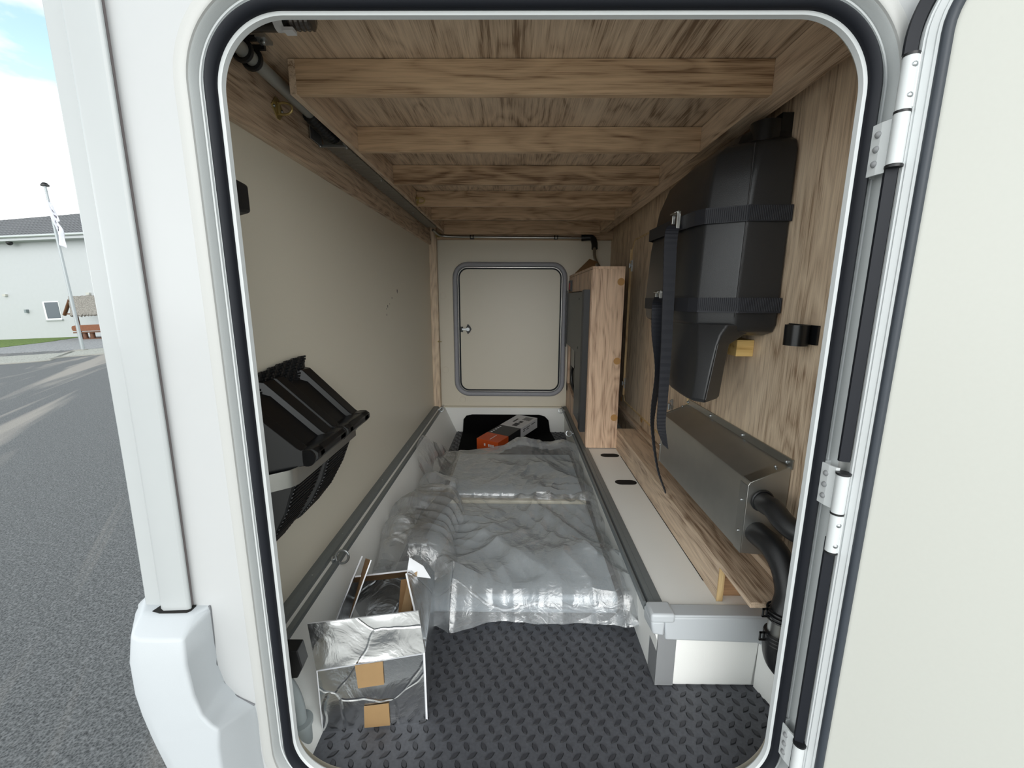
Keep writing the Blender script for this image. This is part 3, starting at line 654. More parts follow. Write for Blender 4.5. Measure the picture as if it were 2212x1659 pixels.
def strap_loop(z0, h, label, buckle):
    t = thing('lashing_strap', label, 'strap', (.45, 1.2, z0), group='straps around the black canister')
    path = [(.597, .9955), (.503, .9965), (.432, 1.048), (.422, 1.08), (.4185, 1.22), (.427, 1.455), (.452, 1.493), (.50, 1.499)]
    b = B(); rings = []
    for x, y in path:
        dz = .012*(y-1.0)/.4 if z0 > 1 else -.002
        n = Vector((x-.54, y-1.2, 0)).normalized()*.0022
        rings.append([(x, y, z0+dz), (x+n.x, y+n.y, z0+dz), (x+n.x, y+n.y, z0+h+dz), (x, y, z0+h+dz)])
    b.loft(rings); obj('webbing', b, WEB, t)
    b = B()
    for k in range(46):
        f = k/45; x = .596-f*.094 if f < .55 else None
        if x is None: 
            g = (f-.55)/.45; x = .503-.070*g; y = .9965+.051*g
        else: x = .596-(f/.55)*.093; y = .9957
        b.cyl((x-.001, y-.0022, z0+.002), (x-.001, y-.0022, z0+h-.002), .0011, 5)
    obj('weave_ribs', b, WEB, t)
    return t
s1 = strap_loop(1.068, .034, 'upper black webbing strap around the canister with a metal buckle', 0)
s2 = strap_loop(.872, .034, 'lower black webbing strap around the canister, half hidden by the hanging strap end', 0)
def buckle(t, y, z):
    b = B(); x = .412
    b.box(x-.006, x+.002, y-.018, y-.010, z-.022, z+.022); b.box(x-.006, x+.002, y+.016, y+.022, z-.004, z+.022); b.box(x-.006, x+.002, y-.018, y+.022, z+.016, z+.022)
    b.prism([(x-.012, y-.014, z+.018), (x-.012, y+.020, z+.018), (x, y+.020, z+.022), (x, y-.014, z+.022)], (0, 0, .003))
    obj('buckle', b, ALU, t, bevel=.0008, label='silver buckle')
buckle(s1, 1.175, 1.096); buckle(s2, 1.27, .900)
def ribbon(name, pts, w, t_, parent, m, ribs=0, wdir=(0, 1, 0)):
    P = bez(pts, 14); b = B(); rings = []; K = len(P)
    for i, p in enumerate(P):
        ww = w[0]+(w[1]-w[0])*i/(K-1) if isinstance(w, tuple) else w
        wd = Vector(wdir(i/(K-1)) if callable(wdir) else wdir).normalized()
        tg = (P[min(i+1, K-1)]-P[max(i-1, 0)]).normalized(); nn = tg.cross(wd).normalized()*t_/2*(1+(.9 if ribs and i % 2 else 0))
        rings.append([p-wd*ww/2-nn, p+wd*ww/2-nn, p+wd*ww/2+nn, p-wd*ww/2+nn])
    b.loft(rings); return obj(name, b, m, parent)
ribbon('hanging_end', [(.407, 1.17, 1.085), (.390, 1.145, 1.055), (.392, 1.14, .931), (.397, 1.14, .764), (.398, 1.14, .638), (.399, 1.14, .56), (.415, 1.14, .500)], (.037, .022), .0018, s1, WEB, 1, lambda f: (1, .12, 0) if f < .85 else (1, .1, -.9*(f-.85)/.15))
ribbon('hanging_end', [(.412, 1.26, .905), (.388, 1.205, .880), (.388, 1.20, .808), (.401, 1.20, .704), (.394, 1.20, .597), (.396, 1.20, .528), (.418, 1.20, .415), (.448, 1.20, .335)], (.036, .010), .0018, s2, WEB, 1, lambda f: (1, 2.2*f*f, 0))
# wood block and clip beside the canister
b = B(); b.box(.556, .599, 1.090, 1.19, .759, .800)
obj('support_block', b, PINE, bevel=.0008, label='small pale softwood block on the right wall under the black canister', cat='wood block')
cl = thing('pole_clip', 'black plastic spring clip on the right wall beside the doorway', 'clip', (.58, .90, .81))
b = B(); b.box(.594, .599, .86, .955, .811, .850); obj('back_plate', b, BLKG, cl, bevel=.001)
b = B()
pts = [(.596+.0*k, 0) for k in range(2)]
rings = []
for k in range(15):
    a = math.radians(200-k*20); rings.append((.575-.022*math.cos(math.radians(k*20-100))*1.0, .893-.024*math.sin(math.radians(k*20-100))*1.0))
o_ = [(x, y, .808) for x, y in rings]; i_ = [(.575+(x-.575)*.86, .893+(y-.893)*.86, .808) for x, y in rings]
b.prism(o_+i_[::-1], (0, 0, .042)); obj('jaw', b, BLKG, cl, smooth=True)

# ------------------------------------------------------------------ aluminium heater housing and hoses
hb = thing('heat_exchanger', 'long brushed aluminium housing screwed to the right wall above the ledge', 'heat exchanger', (.555, 1.17, .33))
b = B(); xf = .510
prof = [(.599, .545), (xf+.004, .508), (xf, .500), (xf, .338), (.599, .330)]
b.loft([[(x, y, z) for x, z in prof] for y in (.888, 1.455)])
obj('housing', b, ALUB, hb, bevel=.0012, smooth=True)
b = B(); b.box(.596, .5995, .882, 1.465, .540, .562); obj('wall_flange', b, ALU, hb, bevel=.0008)
b = B(); b.box(xf-.0012, xf, .888, .918, .338, .500); b.prism([(.599, .888, .5455), (xf+.004, .888, .5088), (xf+.004, .918, .5088), (.599, .918, .5455)], (0, 0, .0012)); obj('end_flange', b, ALU, hb)
b = B(); b.box(xf-.001, xf+.001, 1.448, 1.458, .338, .505); b.prism([(.599, 1.45, .5455), (xf+.004, 1.45, .5085), (xf+.004, 1.458, .5085), (.599, 1.458, .5455)], (0, 0, .0012)); obj('far_flange', b, ALU, hb)
for p in ((.595, .90, .552), (.595, 1.09, .552), (.595, 1.28, .552), (.595, 1.455, .552), (.575, .905, .539), (.508, .905, .46), (.508, .905, .385), (.508, 1.45, .40), (.575, 1.45, .539), (.56, .895, .335)):
    b = B(); b.ball(p, .0048 if p[0] > .59 else .0036); obj('screw', b, STEEL, hb, smooth=True)
def hose(label, pts, r, clamps=()):
    t = thing('air_hose', label, 'hose', pts[-1], group=None)
    b = B(); b.tube(bez(pts, 8), r, 20); obj('hose', b, BLKM, t, smooth=True)
    return t
h1 = hose('upper black air hose bending from the aluminium housing to the right', [(.545, .910, .466), (.541, .87, .467), (.541, .84, .470), (.545, .81, .458), (.556, .785, .450), (.575, .765, .450), (.590, .72, .450)], .0215)
b = B(); b.torus((.543, .884, .467), (0, 1, 0), .0225, .003, 20, 8); obj('collar', b, BLK, h1, smooth=True)
h2 = hose('lower black air hose dropping from the aluminium housing with two clamps', [(.540, .910, .388), (.540, .87, .390), (.543, .83, .388), (.548, .795, .365), (.547, .768, .325), (.536, .758, .295), (.531, .757, .276)], .0250)
b = B(); b.tube([(.531, .757, .28), (.530, .757, .235)], .0215, 20); obj('metal_coupling', b, ALU, h2, smooth=True, label='bare metal coupling')
b = B(); b.tube(bez([(.530, .757, .247), (.530, .757, .215), (.537, .755, .185), (.56, .75, .16), (.595, .74, .145)], 6), .0265, 20); obj('elbow', b, BLKM, h2, smooth=True)
for z in (.296, .243):
    b = B()
    for k in range(3): b.torus((.531, .757, z-.008*k), (0, 0, 1), .0262+.001*(z < .22), .0022, 24, 6)
    b.box(.490, .508, .752, .755, z-.012, z-.009); b.box(.490, .508, .752, .755, z+.004, z+.007); b.box(.490, .493, .752, .755, z-.012, z+.007); b.box(.497, .500, .752, .755, z-.012, z+.007)
    obj('hose_clamp', b, BLK, h2, smooth=True)

# ------------------------------------------------------------------ foil lined box
fb = thing('foil_box', 'open silver foil insulated box with raised flaps and brown tape, near the doorway', 'box', (-.30, .86, 0))
FA, FBt = Vector((-.402, .752, 0)), Vector((-.191, .777, 0)); fx = (FBt-FA).normalized(); fy = Vector((-fx.y, fx.x, 0)); FW = (FBt-FA).length; FD = .285; FH = .150
def fp(u, v, z): p = FA+fx*u+fy*v; return (p.x, p.y, z)
def panel(name, q, th, parent, m=FOIL, n=14, amp=.0022, seed=0, edge=True, lab=None):
    """thin crumpled board between four corner points"""
    q = [Vector(p) for p in q]; nrm = (q[1]-q[0]).cross(q[3]-q[0]).normalized(); b = B(); G = []
    for s_ in (0, 1):
        g = []
        for j in range(n+1):
            row = []
            for i in range(n+1):
                u, v = i/n, j/n; p = q[0]*(1-u)*(1-v)+q[1]*u*(1-v)+q[2]*u*v+q[3]*(1-u)*v
                d = noise.noise(p*16+Vector((seed, 0, 0)))*amp*(math.sin(PI*u)*math.sin(PI*v))**.3
                row.append(b.m.verts.new(p+nrm*(d+s_*th)))
            g.append(row)
        G.append(g)
        for j in range(n):
            for i in range(n):
                f = b.m.faces.new((g[j][i], g[j][i+1], g[j+1][i+1], g[j+1][i])); f.material_index = 0
    for i in range(n):
        for a, c in (((0, i), (0, i+1)), ((n, i), (n, i+1)), ((i, 0), (i+1, 0)), ((i, n), (i+1, n))):
            f = b.m.faces.new((G[0][a[0]][a[1]], G[0][c[0]][c[1]], G[1][c[0]][c[1]], G[1][a[0]][a[1]])); f.material_index = 1
    return obj(name, b, [m, WHITEM if edge else m], parent, smooth=60, label=lab)
Tk = .004
panel('front_wall', [fp(0, 0, 0), fp(FW, 0, 0), fp(FW, 0, FH+.02), fp(0, 0, FH)], Tk, fb, seed=1)
panel('right_wall', [fp(FW, 0, 0), fp(FW, FD, 0), fp(FW, FD, FH+.01), fp(FW, 0, FH+.02)], Tk, fb, seed=2)
panel('left_wall', [fp(0, 0, 0), fp(0, FD, 0), fp(0, FD, FH), fp(0, 0, FH)], -Tk, fb, seed=3)
panel('back_wall', [fp(0, FD, 0), fp(FW, FD, 0), fp(FW, FD, FH+.01), fp(0, FD, FH)], Tk, fb, seed=4)
panel('base', [fp(0, 0, .002), fp(FW, 0, .002), fp(FW, FD, .002), fp(0, FD, .002)], Tk, fb, seed=5)
panel('front_flap', [fp(-.003, .002, FH), fp(FW+.004, .002, FH+.021), fp(FW-.008, .018, FH+.108), fp(-.018, .018, FH+.097)], Tk, fb, amp=.006, seed=6)
panel('right_flap', [fp(FW+.001, .0, FH+.02), fp(FW+.002, FD, FH+.01), fp(FW-.012, .215, FH+.088), fp(FW-.05, .135, FH+.115)], Tk, fb, amp=.004, seed=7)
panel('left_flap', [fp(0, 0, FH), fp(0, FD, FH), (-.398, 1.02, .235), (-.418, .93, .170)], -Tk, fb, amp=.004, seed=8)
panel('left_lining', [(-.388, .88, .15), (-.410, 1.00, .15), (-.385, 1.01, .235), (-.350, .95, .270)], -.003, fb, m=CARD, amp=.002, seed=11, lab='brown cardboard lining with torn white edge')
panel('back_flap', [fp(0, FD, FH), fp(FW, FD, FH+.01), fp(FW-.02, FD-.05, FH+.06), fp(.02, FD-.05, FH+.05)], Tk, fb, m=CARD, amp=.004, seed=9)
panel('tape_flap', [fp(FW-.070, .10, FH-.01), fp(FW-.045, .10, FH-.01), fp(FW-.022, .17, FH+.118), fp(FW-.040, .16, FH+.118)], .002, fb, m=TAPE, amp=.002, n=8, seed=10, edge=False, lab='brown tape strip')
panel('torn_corner', [fp(FW-.05, .150, FH+.10), fp(FW+.005, .17, FH+.075), fp(FW-.012, .17, FH+.11), fp(FW-.042, .155, FH+.145)], .001, fb, m=WHITEM, amp=.003, n=8, seed=12, lab='torn white paper corner')
panel('cardboard_insert', [fp(FW-.075, .10, .09), fp(FW-.006, .10, .09), fp(FW-.006, .22, FH+.05), fp(FW-.075, .22, FH+.04)], .002, fb, m=CARD, n=8, seed=13, edge=False)
panel('tape_patch', [fp(.078, -.0065, .104), fp(.131, -.0065, .108), fp(.131, -.0065, FH+.014), fp(.075, -.0065, FH+.010)], .001, fb, m=TAPE, n=8, amp=.001, seed=14, edge=False, lab='brown tape patch')
panel('tape_patch', [fp(.085, -.0065, .004), fp(.138, -.0065, .004), fp(.138, -.0065, .060), fp(.087, -.0065, .058)], .001, fb, m=TAPE, n=8, amp=.001, seed=15, edge=False, lab='brown tape patch')

# ------------------------------------------------------------------ goods under the clear wrap
sl = thing('grey_panel', 'flat slate grey panel under the clear wrap, nearer the doorway', 'panel', (.02, 1.4, 0))
b = B(); b.box(-.335, .300, 1.096, 1.675, .004, .062); obj('board', b, SLAB, sl, bevel=.012, smooth=True, seg=3)
b = B(); b.box(-.36, .298, 1.675, 1.702, .03, .072); obj('cream_edge', b, SLABE, sl, bevel=.004, label='cream padded edge')
b = B(); b.box(-.30, .295, 1.725, 2.215, .004, .076)
obj('grey_panel', b, SLAB, bevel=.01, smooth=True, seg=3, label='flat slate grey panel under the clear wrap, further inside', cat='panel')
rc = thing('white_controller', 'small white plastic housing with a black dot under the clear wrap', 'controller', (-.315, 1.745, .085))
b = B(); b.box(-.355, -.275, 1.728, 1.752, .084, .108); obj('case', b, WHITEM, rc, bevel=.009, smooth=True, seg=4)
for x_, r__ in ((-.318, .003), (-.290, .004)):
    b = B(); b.cyl((x_, 1.7275, .097), (x_, 1.7285, .097), r__, 10); obj('button', b, HOLE, rc)
cu = thing('metal_coupling', 'cast grey metal pipe coupling under the wrap behind the foil box', 'coupling', (-.31, 1.25, .07))
b = B(); b.tube([(-.345, 1.285, .105), (-.335, 1.285, .105), (-.334, 1.285, .105), (-.300, 1.285, .105), (-.299, 1.285, .105), (-.285, 1.285, .105)], [.018, .018, .024, .024, .020, .020], 20); obj('barrel', b, STEEL, cu, smooth=True)
b = B(); b.box(-.332, -.290, 1.20, 1.29, .076, .084); b.box(-.325, -.30, 1.255, 1.262, .08, .128); obj('foot', b, STEEL, cu, bevel=.002)
b = B(); b.tube(bez([(-.335, 1.31, .10), (-.325, 1.42, .105), (-.30, 1.55, .11), (-.275, 1.66, .105)], 6), .027, 16)
obj('drain_tube', b, mat('dark_grey_duct', srgb(92, 92, 90), .5), smooth=True, label='dark grey tube lying under the wrap on the left', cat='tube')

# clear film: draped height field with folds
def film(label):
    b = B(); NX, NY = 230, 330; x0, x1, y0, y1 = -.468, .322, 1.055, 2.34
    def base(x, y):
        h = .012
        def blk(a0, a1, c0, c1, top, s=.03):
            fx_ = max(0, min(1, (x-a0)/s+1))*max(0, min(1, (a1-x)/s+1)); fy_ = max(0, min(1, (y-c0)/s+1))*max(0, min(1, (c1-y)/s+1))
            k = min(fx_, 1)*min(fy_, 1); k = k*k*(3-2*k); return top*k
        h = max(h, blk(-.335, .302, 1.092, 1.70, .069, .022), blk(-.30, .295, 1.725, 2.215, .082, .04), blk(-.375, -.26, 1.20, 1.62, .140, .06), blk(-.36, -.27, 1.72, 1.76, .116, .03))
        if x < -.40: h = max(h, (-.403-x)*2.25+.012)          # rides up the sloping side panel
        k = math.exp(-(((x+.42)/.07)**2+((y-2.02)/.20)**2)); h += .095*k
        k = math.exp(-((abs(x-.04)/.16)**1.5+(abs(y-2.27)/.07)**1.5)); h += .10*k
        return h
    rnd = random.Random(21); folds = []
    for lam, cnt in ((.38, 4), (.20, 4), (.10, 4), (.05, 3)):
        for k in range(cnt):
            a = rnd.uniform(0, PI); folds.append((math.cos(a), math.sin(a), lam*rnd.uniform(.8, 1.3), rnd.random(), rnd.uniform(0, 50)))
    G = []
    for j in range(NY+1):
        row = []
        for i in range(NX+1):
            u, v = i/NX, j/NY; x = x0+(x1-x0)*u; y = y0+(y1-y0)*(.5*v+.5*v*v)
            x = x + (1-u)*(.040-.045*math.exp(-((y-2.02)/.17)**2))
            # ragged outline
            yy = y
            if v < .06: yy = y+(.06-v)*(.25*noise.noise(Vector((x*5, 3, 0))))
            if u < .10: x += (.10-u)*(.22*noise.noise(Vector((y*5, 7, 0)))-.05*math.cos(v*9))
            if v > .9: yy += (v-.9)*(.9*noise.noise(Vector((x*4, 11, 0))))
            xx = x
            if x > .25 and y < 1.25: xx = x+.012*math.sin((y-1.05)*14)
            if x < -.17: yy += .012*(1-v)**6
            h = base(xx, yy)
            p = Vector((xx*1.0, yy*1.0, 0))
            wx, wy = noise.noise(p*2.2)*.06, noise.noise(p*2.2+Vector((9, 0, 0)))*.06
            d = 0
            for (cx_, cy_, lam, ph, sd_) in folds:
                t_ = ((p.x+wx)*cx_+(p.y+wy)*cy_)/lam+ph; t_ -= math.floor(t_); tri = 1-abs(2*t_-1)
                m_ = max(0, noise.noise(p*(1.2+.10/lam)+Vector((sd_, 0, 0)))+.10)
                d += tri**1.6*m_*lam*.20
            r3 = 1-abs(noise.noise(Vector((p.x*22+p.y*14, p.y*18-p.x*9, 9)))*2.2)
            sm = lambda a_, b_, q: max(0, min(1, (q-a_)/(b_-a_)))
            amp = .6+.5*max(0, noise.noise(p*2.3+Vector((4, 4, 0))))+.35*sm(-.25, -.38, x)+.30*sm(1.5, 1.2, y)+.5*sm(-.05, .15, x)*sm(1.45, 1.25, y)
            d = (d*1.15+.0005*max(0, r3))*amp
            e_ = .004; gx, gy = (base(xx+e_, yy)-h)/e_, (base(xx, yy+e_)-h)/e_; nl = Vector((-max(-3, min(3, gx)), -max(-3, min(3, gy)), 1)).normalized()
            edge = min(u, 1-u, v, 1-v)
            if edge < .012: h = max(.004, h*.6) if xx > -.40 else h
            row.append(b.m.verts.new((xx+nl.x*d, yy+nl.y*d, h+nl.z*d+.002)))
        G.append(row)
    for j in range(NY):
        for i in range(NX): b.m.faces.new((G[j][i], G[j][i+1], G[j+1][i+1], G[j+1][i]))
    return obj('plastic_wrap', b, FILM, smooth=30, label=label, cat='plastic wrap')
film('large crumpled clear plastic sheet draped over the grey panels on the floor')

# black mat panel leaning / lying at the far end and product box
b = B()
bm_ = [(-.315, 2.30), (.235, 2.30), (.255, 2.36)]
rings = []
def blkm(y, z, xl, xr, r):
    return None
pts = [(-.350, 2.835, .115)]
fa = rr(-.360, .225, .004, .128, .05, 0, 8)
prof = []
# lies on the floor and folds up against the far sill
P0 = [(-.315, 2.20, .008), (.26, 2.20, .008), (.275, 2.35, .008), (.262, 2.60, .008), (.250, 2.80, .012), (.215, 2.838, .090), (.195, 2.840, .112), (.160, 2.841, .122), (-.300, 2.841, .122), (-.340, 2.840, .112), (-.358, 2.838, .090), (-.362, 2.80, .012), (-.340, 2.50, .008)]
A = [(-.355, 2.80, .010), (.235, 2.80, .010), (.225, 2.832, .085), (.200, 2.840, .110), (.160, 2.842, .121), (-.295, 2.842, .121), (-.335, 2.840, .112), (-.354, 2.834, .088)]
b.prism(A, (0, .004, .004)); b.prism([(-.330, 2.20, .002), (.262, 2.20, .002), (.278, 2.40, .002), (.240, 2.81, .002), (-.358, 2.81, .002)], (0, 0, .010))
obj('black_cover', b, FELT, bevel=.004, smooth=True, label='matt black felt cover with rounded corners at the far end of the floor', cat='cover')
px_ = thing('product_box', 'white, black and orange carton lying slanted on the black cover', 'carton', (-.05, 2.5, .014))
c0 = Vector((-.100, 2.38, .016)); ex = Vector((.265, .42, 0)).normalized(); ey = Vector((-ex.y, ex.x, 0)); Lb, Wb, Hb = .46, .155, .066
def cp_(u, v, z): p = c0+ex*u+ey*v; return (p.x, p.y, .016+z+.09*u)
def seg(b, u0, u1, sl0=0, sl1=0, g=0):
    a = [cp_(u0, -g, 0), cp_(u0+sl0*0, Wb+g, 0), cp_(u0, Wb+g, Hb+g), cp_(u0, -g, Hb+g)]
    c = [cp_(u1, -g, 0), cp_(u1, Wb+g, 0), cp_(u1, Wb+g, Hb+g), cp_(u1, -g, Hb+g)]
    b.loft([a, c])
b = B(); seg(b, .0, .11); obj('orange_end', b, ORG, px_, bevel=.001, label='orange end')
b = B(); seg(b, .1102, .25); obj('black_section', b, BLKC, px_, bevel=.001, label='black middle')
b = B(); seg(b, .2502, Lb); obj('white_section', b, WHC, px_, bevel=.001, label='white section with small dark print')
b = B()
for u, v, l, w in ((.27, .045, .05, .035), (.33, .10, .06, .012), (.33, .045, .03, .025)): b.prism([cp_(u, v, Hb+.0003), cp_(u+l, v, Hb+.0003), cp_(u+l, v+w, Hb+.0003), cp_(u, v+w, Hb+.0003)], (0, 0, .0006))
for k in range(7): b.prism([cp_(.38+.006*(k % 2), .02+k*.008, Hb+.0003), cp_(.44, .02+k*.008, Hb+.0003), cp_(.44, .0235+k*.008, Hb+.0003), cp_(.38+.006*(k % 2), .0235+k*.008, Hb+.0003)], (0, 0, .0006))
for k, (u0, u1) in enumerate(((.28, .31), (.32, .36), (.38, .43), (.28, .30), (.32, .35))):
    z = .045-.012*(k//3)*1; b.prism([cp_(u0, -.0012, z), cp_(u1, -.0012, z), cp_(u1, -.0012, z+.005), cp_(u0, -.0012, z+.005)], tuple(ey*.0008))
obj('print', b, INK, px_)
for k in range(5):
    b = B(); b.prism([cp_(.12+k*.024, .128, Hb+.0003), cp_(.131+k*.024, .128, Hb+.0003), cp_(.131+k*.024, .140, Hb+.0003), cp_(.12+k*.024, .140, Hb+.0003)], (0, 0, .0006)); obj('icon', b, WHITEM, px_)
b = B()
b.prism([cp_(.02, .07, Hb+.0003), cp_(.09, .07, Hb+.0003), cp_(.09, .075, Hb+.0003), cp_(.02, .075, Hb+.0003)], (0, 0, .0006))
obj('label_line', b, WHITEM, px_)
for v in (.03, .045, .06, .09):
    b = B(); b.prism([cp_(-.0012, v, .030), cp_(-.0012, v+.010, .030), cp_(-.0012, v+.010, .045), cp_(-.0012, v, .045)], tuple(ex*.0008)); obj('label_print', b, WHITEM, px_)
b = B(); b.tube([(.238, 2.52, .003), (.238, 2.52, .008)], [.02, .012], 14)
obj('floor_grommet', b, BLK, label='small round black grommet on the floor by the right rail', cat='grommet')

# ------------------------------------------------------------------ back hatch (closed)
d2 = thing('door_2', 'small closed cream service hatch in the far wall with grey rubber frame', 'hatch', (-.04, 2.85, .26), kind='structure')
hx0, hx1, hz0, hz1 = -.366, .285, .296, 1.086
def hr(o, y): return rr(hx0-o, hx1+o, hz0-o, hz1+o, .055+o*1.0, y, 8)
b = B(); b.loft([hr(o, y) for o, y in ((.012, 2.852), (.014, 2.840), (.022, 2.833), (.034, 2.834), (.042, 2.842), (.043, 2.859))], caps=False)
obj('rubber_surround', b, mat('mid_grey_rubber', srgb(158, 160, 168), .5, bump=(100, .1)), d2, smooth=60)
b = B(); b.loft([hr(o, y) for o, y in ((.006, 2.857), (.007, 2.846), (.010, 2.846), (.011, 2.857))], caps=False); obj('aluminium_edge', b, ALU, d2)
b = B(); b.loft([hr(o, y) for o, y in ((-.003, 2.857), (-.002, 2.846), (.005, 2.846), (.006, 2.857))], caps=False); obj('black_gasket', b, RUB, d2, smooth=True)
b = B(); b.prism(hr(-.001, 2.851), (0, .006, 0)); obj('panel', b, CREAM, d2)
lt = B(); lt.prism([(-.364, 2.833, .718), (-.346, 2.833, .718), (-.346, 2.833, .684), (-.364, 2.833, .684)], (0, .006, 0)); lt.prism([(-.330, 2.838, .702), (-.316, 2.838, .735), (-.302, 2.838, .722), (-.292, 2.838, .702), (-.302, 2.838, .682), (-.316, 2.838, .669)], (0, .013, 0))
lo = obj('latch', lt, BLK, d2, bevel=.001)
b = B(); b.box(-.352, -.318, 2.826, 2.834, .696, .708); b.cyl((-.314, 2.824, .702), (-.314, 2.838, .702), .012, 16); obj('bolt', b, STEEL, lo, smooth=True)

# ------------------------------------------------------------------ the open door on the right, its seals and hinges
d1 = thing('door_1', 'open white locker door swung out to the right', 'door', (.487, .597, 0), kind='structure')
ang = math.radians(50); du = Vector((math.cos(ang), -math.sin(ang), 0)); dn = Vector((-math.sin(ang), -math.cos(ang), 0)); P0 = Vector((.4865, .597, 0))
def dp(s, h, z): p = P0+du*s+dn*h; return (p.x, p.y, z)
DW, DZ0, DZ1, DR = .93, -.02, 1.312, .105
def drr(o, h, n=12):
    """rounded rectangle in door space inset by o"""
    return [dp(x, h, z) for x, _, z in rr(o, DW-o, DZ0+o, DZ1-o, max(DR-o, .01), 0, n)]
b = B(); b.loft([drr(o, h) for o, h in ((.0, -.030), (.0, -.004), (.003, -.001), (.005, -.0015), (.0065, .0005), (.014, .0012), (.0155, .003), (.0185, .003), (.0185, -.004))], caps=False)
obj('edge_frame', b, ALUW, d1, smooth=True)
b = B(); b.loft([drr(o, h) for o, h in ((.0185, -.003), (.0185, .003), (.021, .006), (.0255, .0065), (.029, .004), (.030, -.003))], caps=False); obj('inner_seal', b, RUBG, d1, smooth=60)
b = B(); b.loft([drr(.0295, -.002), drr(.0295, -.001), drr(.034, -.0002)], caps=False); b.m.faces.new([b.m.verts.new(p) for p in drr(.034, -.0002)]); b.m.faces.new([b.m.verts.new(p) for p in drr(.002, -.030)])
obj('inner_panel', b, mat('door_inner_cream', srgb(202, 203, 196), .35, bump=(200, .06, .0005), var=.01), d1, smooth=True)
# outer gasket: three separate runs on the hinge side
def gasket(z0, z1, zc=None):
    pr = [(-.001, -.001), (-.0125, .0045), (-.0155, .001), (-.0085, -.003), (-.0150, -.008), (-.013, -.012), (-.002, -.010)]
    b = B()
    if zc:   # follows the rounded top corner
        rings = []
        for k in range(16):
            a = k/15*math.radians(60); cs, cz_ = DR, DZ1-DR
            if k == 0: rings.append([dp(s, h, zc) for s, h in pr])
            rings.append([dp(cs-(DR-s)*math.cos(a), h, cz_+(DR-s)*math.sin(a)) for s, h in pr])
        b.loft(rings)
    else: b.loft([[dp(s, h, z) for s, h in pr] for z in (z0, z1)])
    obj('outer_gasket', b, RUB, d1, smooth=30)
gasket(0, 0, 1.196); gasket(.668, 1.068); gasket(-.02, .545)
def hinge(z, up, label):
    s = 1 if up else -1; hx, hy = .4815, .600
    def zz(a): return z+s*a
    b = B(); b.cyl((hx, hy, zz(.002)), (hx, hy, zz(.062)), .0085, 20); b.cyl((hx, hy, zz(-.060)), (hx, hy, zz(-.001)), .0085, 20)
    t = obj('hinge', b, ALUW, d1, smooth=True, label=label)
    b = B(); z0, z1 = sorted((zz(-.068), zz(-.004))); b.prism([(hx-.006, .607, z0), (hx-.009, .618, z0), (hx-.0095, .637, z0), (.480, .6395, z0), (.490, .6400, z0), (.4905, .6385, z0), (.4835, .6370, z0), (hx-.0075, .632, z0), (hx-.005, .615, z0), (hx, .607, z0)], (0, 0, z1-z0)); obj('frame_leaf', b, ALUW, t, bevel=.0004)
    for k in range(3):
        b = B(); zk = z0+(z1-z0)*(.22+.28*k); b.ball((hx-.0085, .6215, zk), .0046); obj('rivet', b, GREYT, t, smooth=True)
    b = B(); q0, q1 = sorted((zz(.004), zz(.064))); b.prism([dp(-.0055, .0065, q0), dp(.004, .0025, q0), dp(.004, .001, q0), dp(-.0060, .0045, q0)], (0, 0, q1-q0)); obj('door_leaf', b, ALUW, t, bevel=.0004)
    for k in range(2):
        b = B(); b.ball(dp(-.0015, .0055, q0+(q1-q0)*(.22+.56*k)), .0045); obj('screw', b, STEEL, t, smooth=True)
    for a in (-.0625, .0005, .0635):
        b = B(); b.cyl((hx, hy, zz(a)-.0015), (hx, hy, zz(a)+.0015), .0090 if a > -.06 else .0098, 20); obj('washer', b, BLK, t, smooth=True)
    return t
hinge(1.130, True, 'top hinge')
hinge(.588, False, 'middle hinge')
hinge(.105, False, 'bottom hinge')

# ------------------------------------------------------------------ outdoors (car park space, camera 1.5 m above the asphalt)
def ground_mat(name, c1, c2, scale, bumpd, detail=8):
    m = bpy.data.materials.new(name); m.use_nodes = True; t = m.node_tree; bs = t.nodes['Principled BSDF']; bs.inputs['Roughness'].default_value = .85
    c = t.nodes.new('ShaderNodeTexCoord'); n = t.nodes.new('ShaderNodeTexNoise'); n.inputs['Scale'].default_value = scale; n.inputs['Detail'].default_value = detail; n.inputs['Roughness'].default_value = .7
    v = t.nodes.new('ShaderNodeTexVoronoi'); v.inputs['Scale'].default_value = scale*1.6
    t.links.new(c.outputs['Object'], n.inputs['Vector']); t.links.new(c.outputs['Object'], v.inputs['Vector'])
    mx = t.nodes.new('ShaderNodeMath'); mx.operation = 'MULTIPLY_ADD'; mx.inputs[1].default_value = .45; t.links.new(v.outputs['Distance'], mx.inputs[0]); t.links.new(n.outputs[0], mx.inputs[2])
    r = t.nodes.new('ShaderNodeValToRGB'); r.color_ramp.elements[0].position = .48; r.color_ramp.elements[0].color = c1; r.color_ramp.elements[1].position = .95; r.color_ramp.elements[1].color = c2
    t.links.new(mx.outputs[0], r.inputs[0])
    bu = t.nodes.new('ShaderNodeBump'); bu.inputs['Strength'].default_value = .9; bu.inputs['Distance'].default_value = bumpd; t.links.new(mx.outputs[0], bu.inputs['Height'])
    t.links.new(bu.outputs[0], bs.inputs['Normal'])
    return m, t, r, c, bs
am, t, r, c, bs = ground_mat('asphalt', srgb(46, 50, 53), srgb(128, 131, 133), 75, .012)
w = t.nodes.new('ShaderNodeTexNoise'); w.inputs['Scale'].default_value = .5; w.inputs['Detail'].default_value = 4; w.inputs['Distortion'].default_value = 1.5
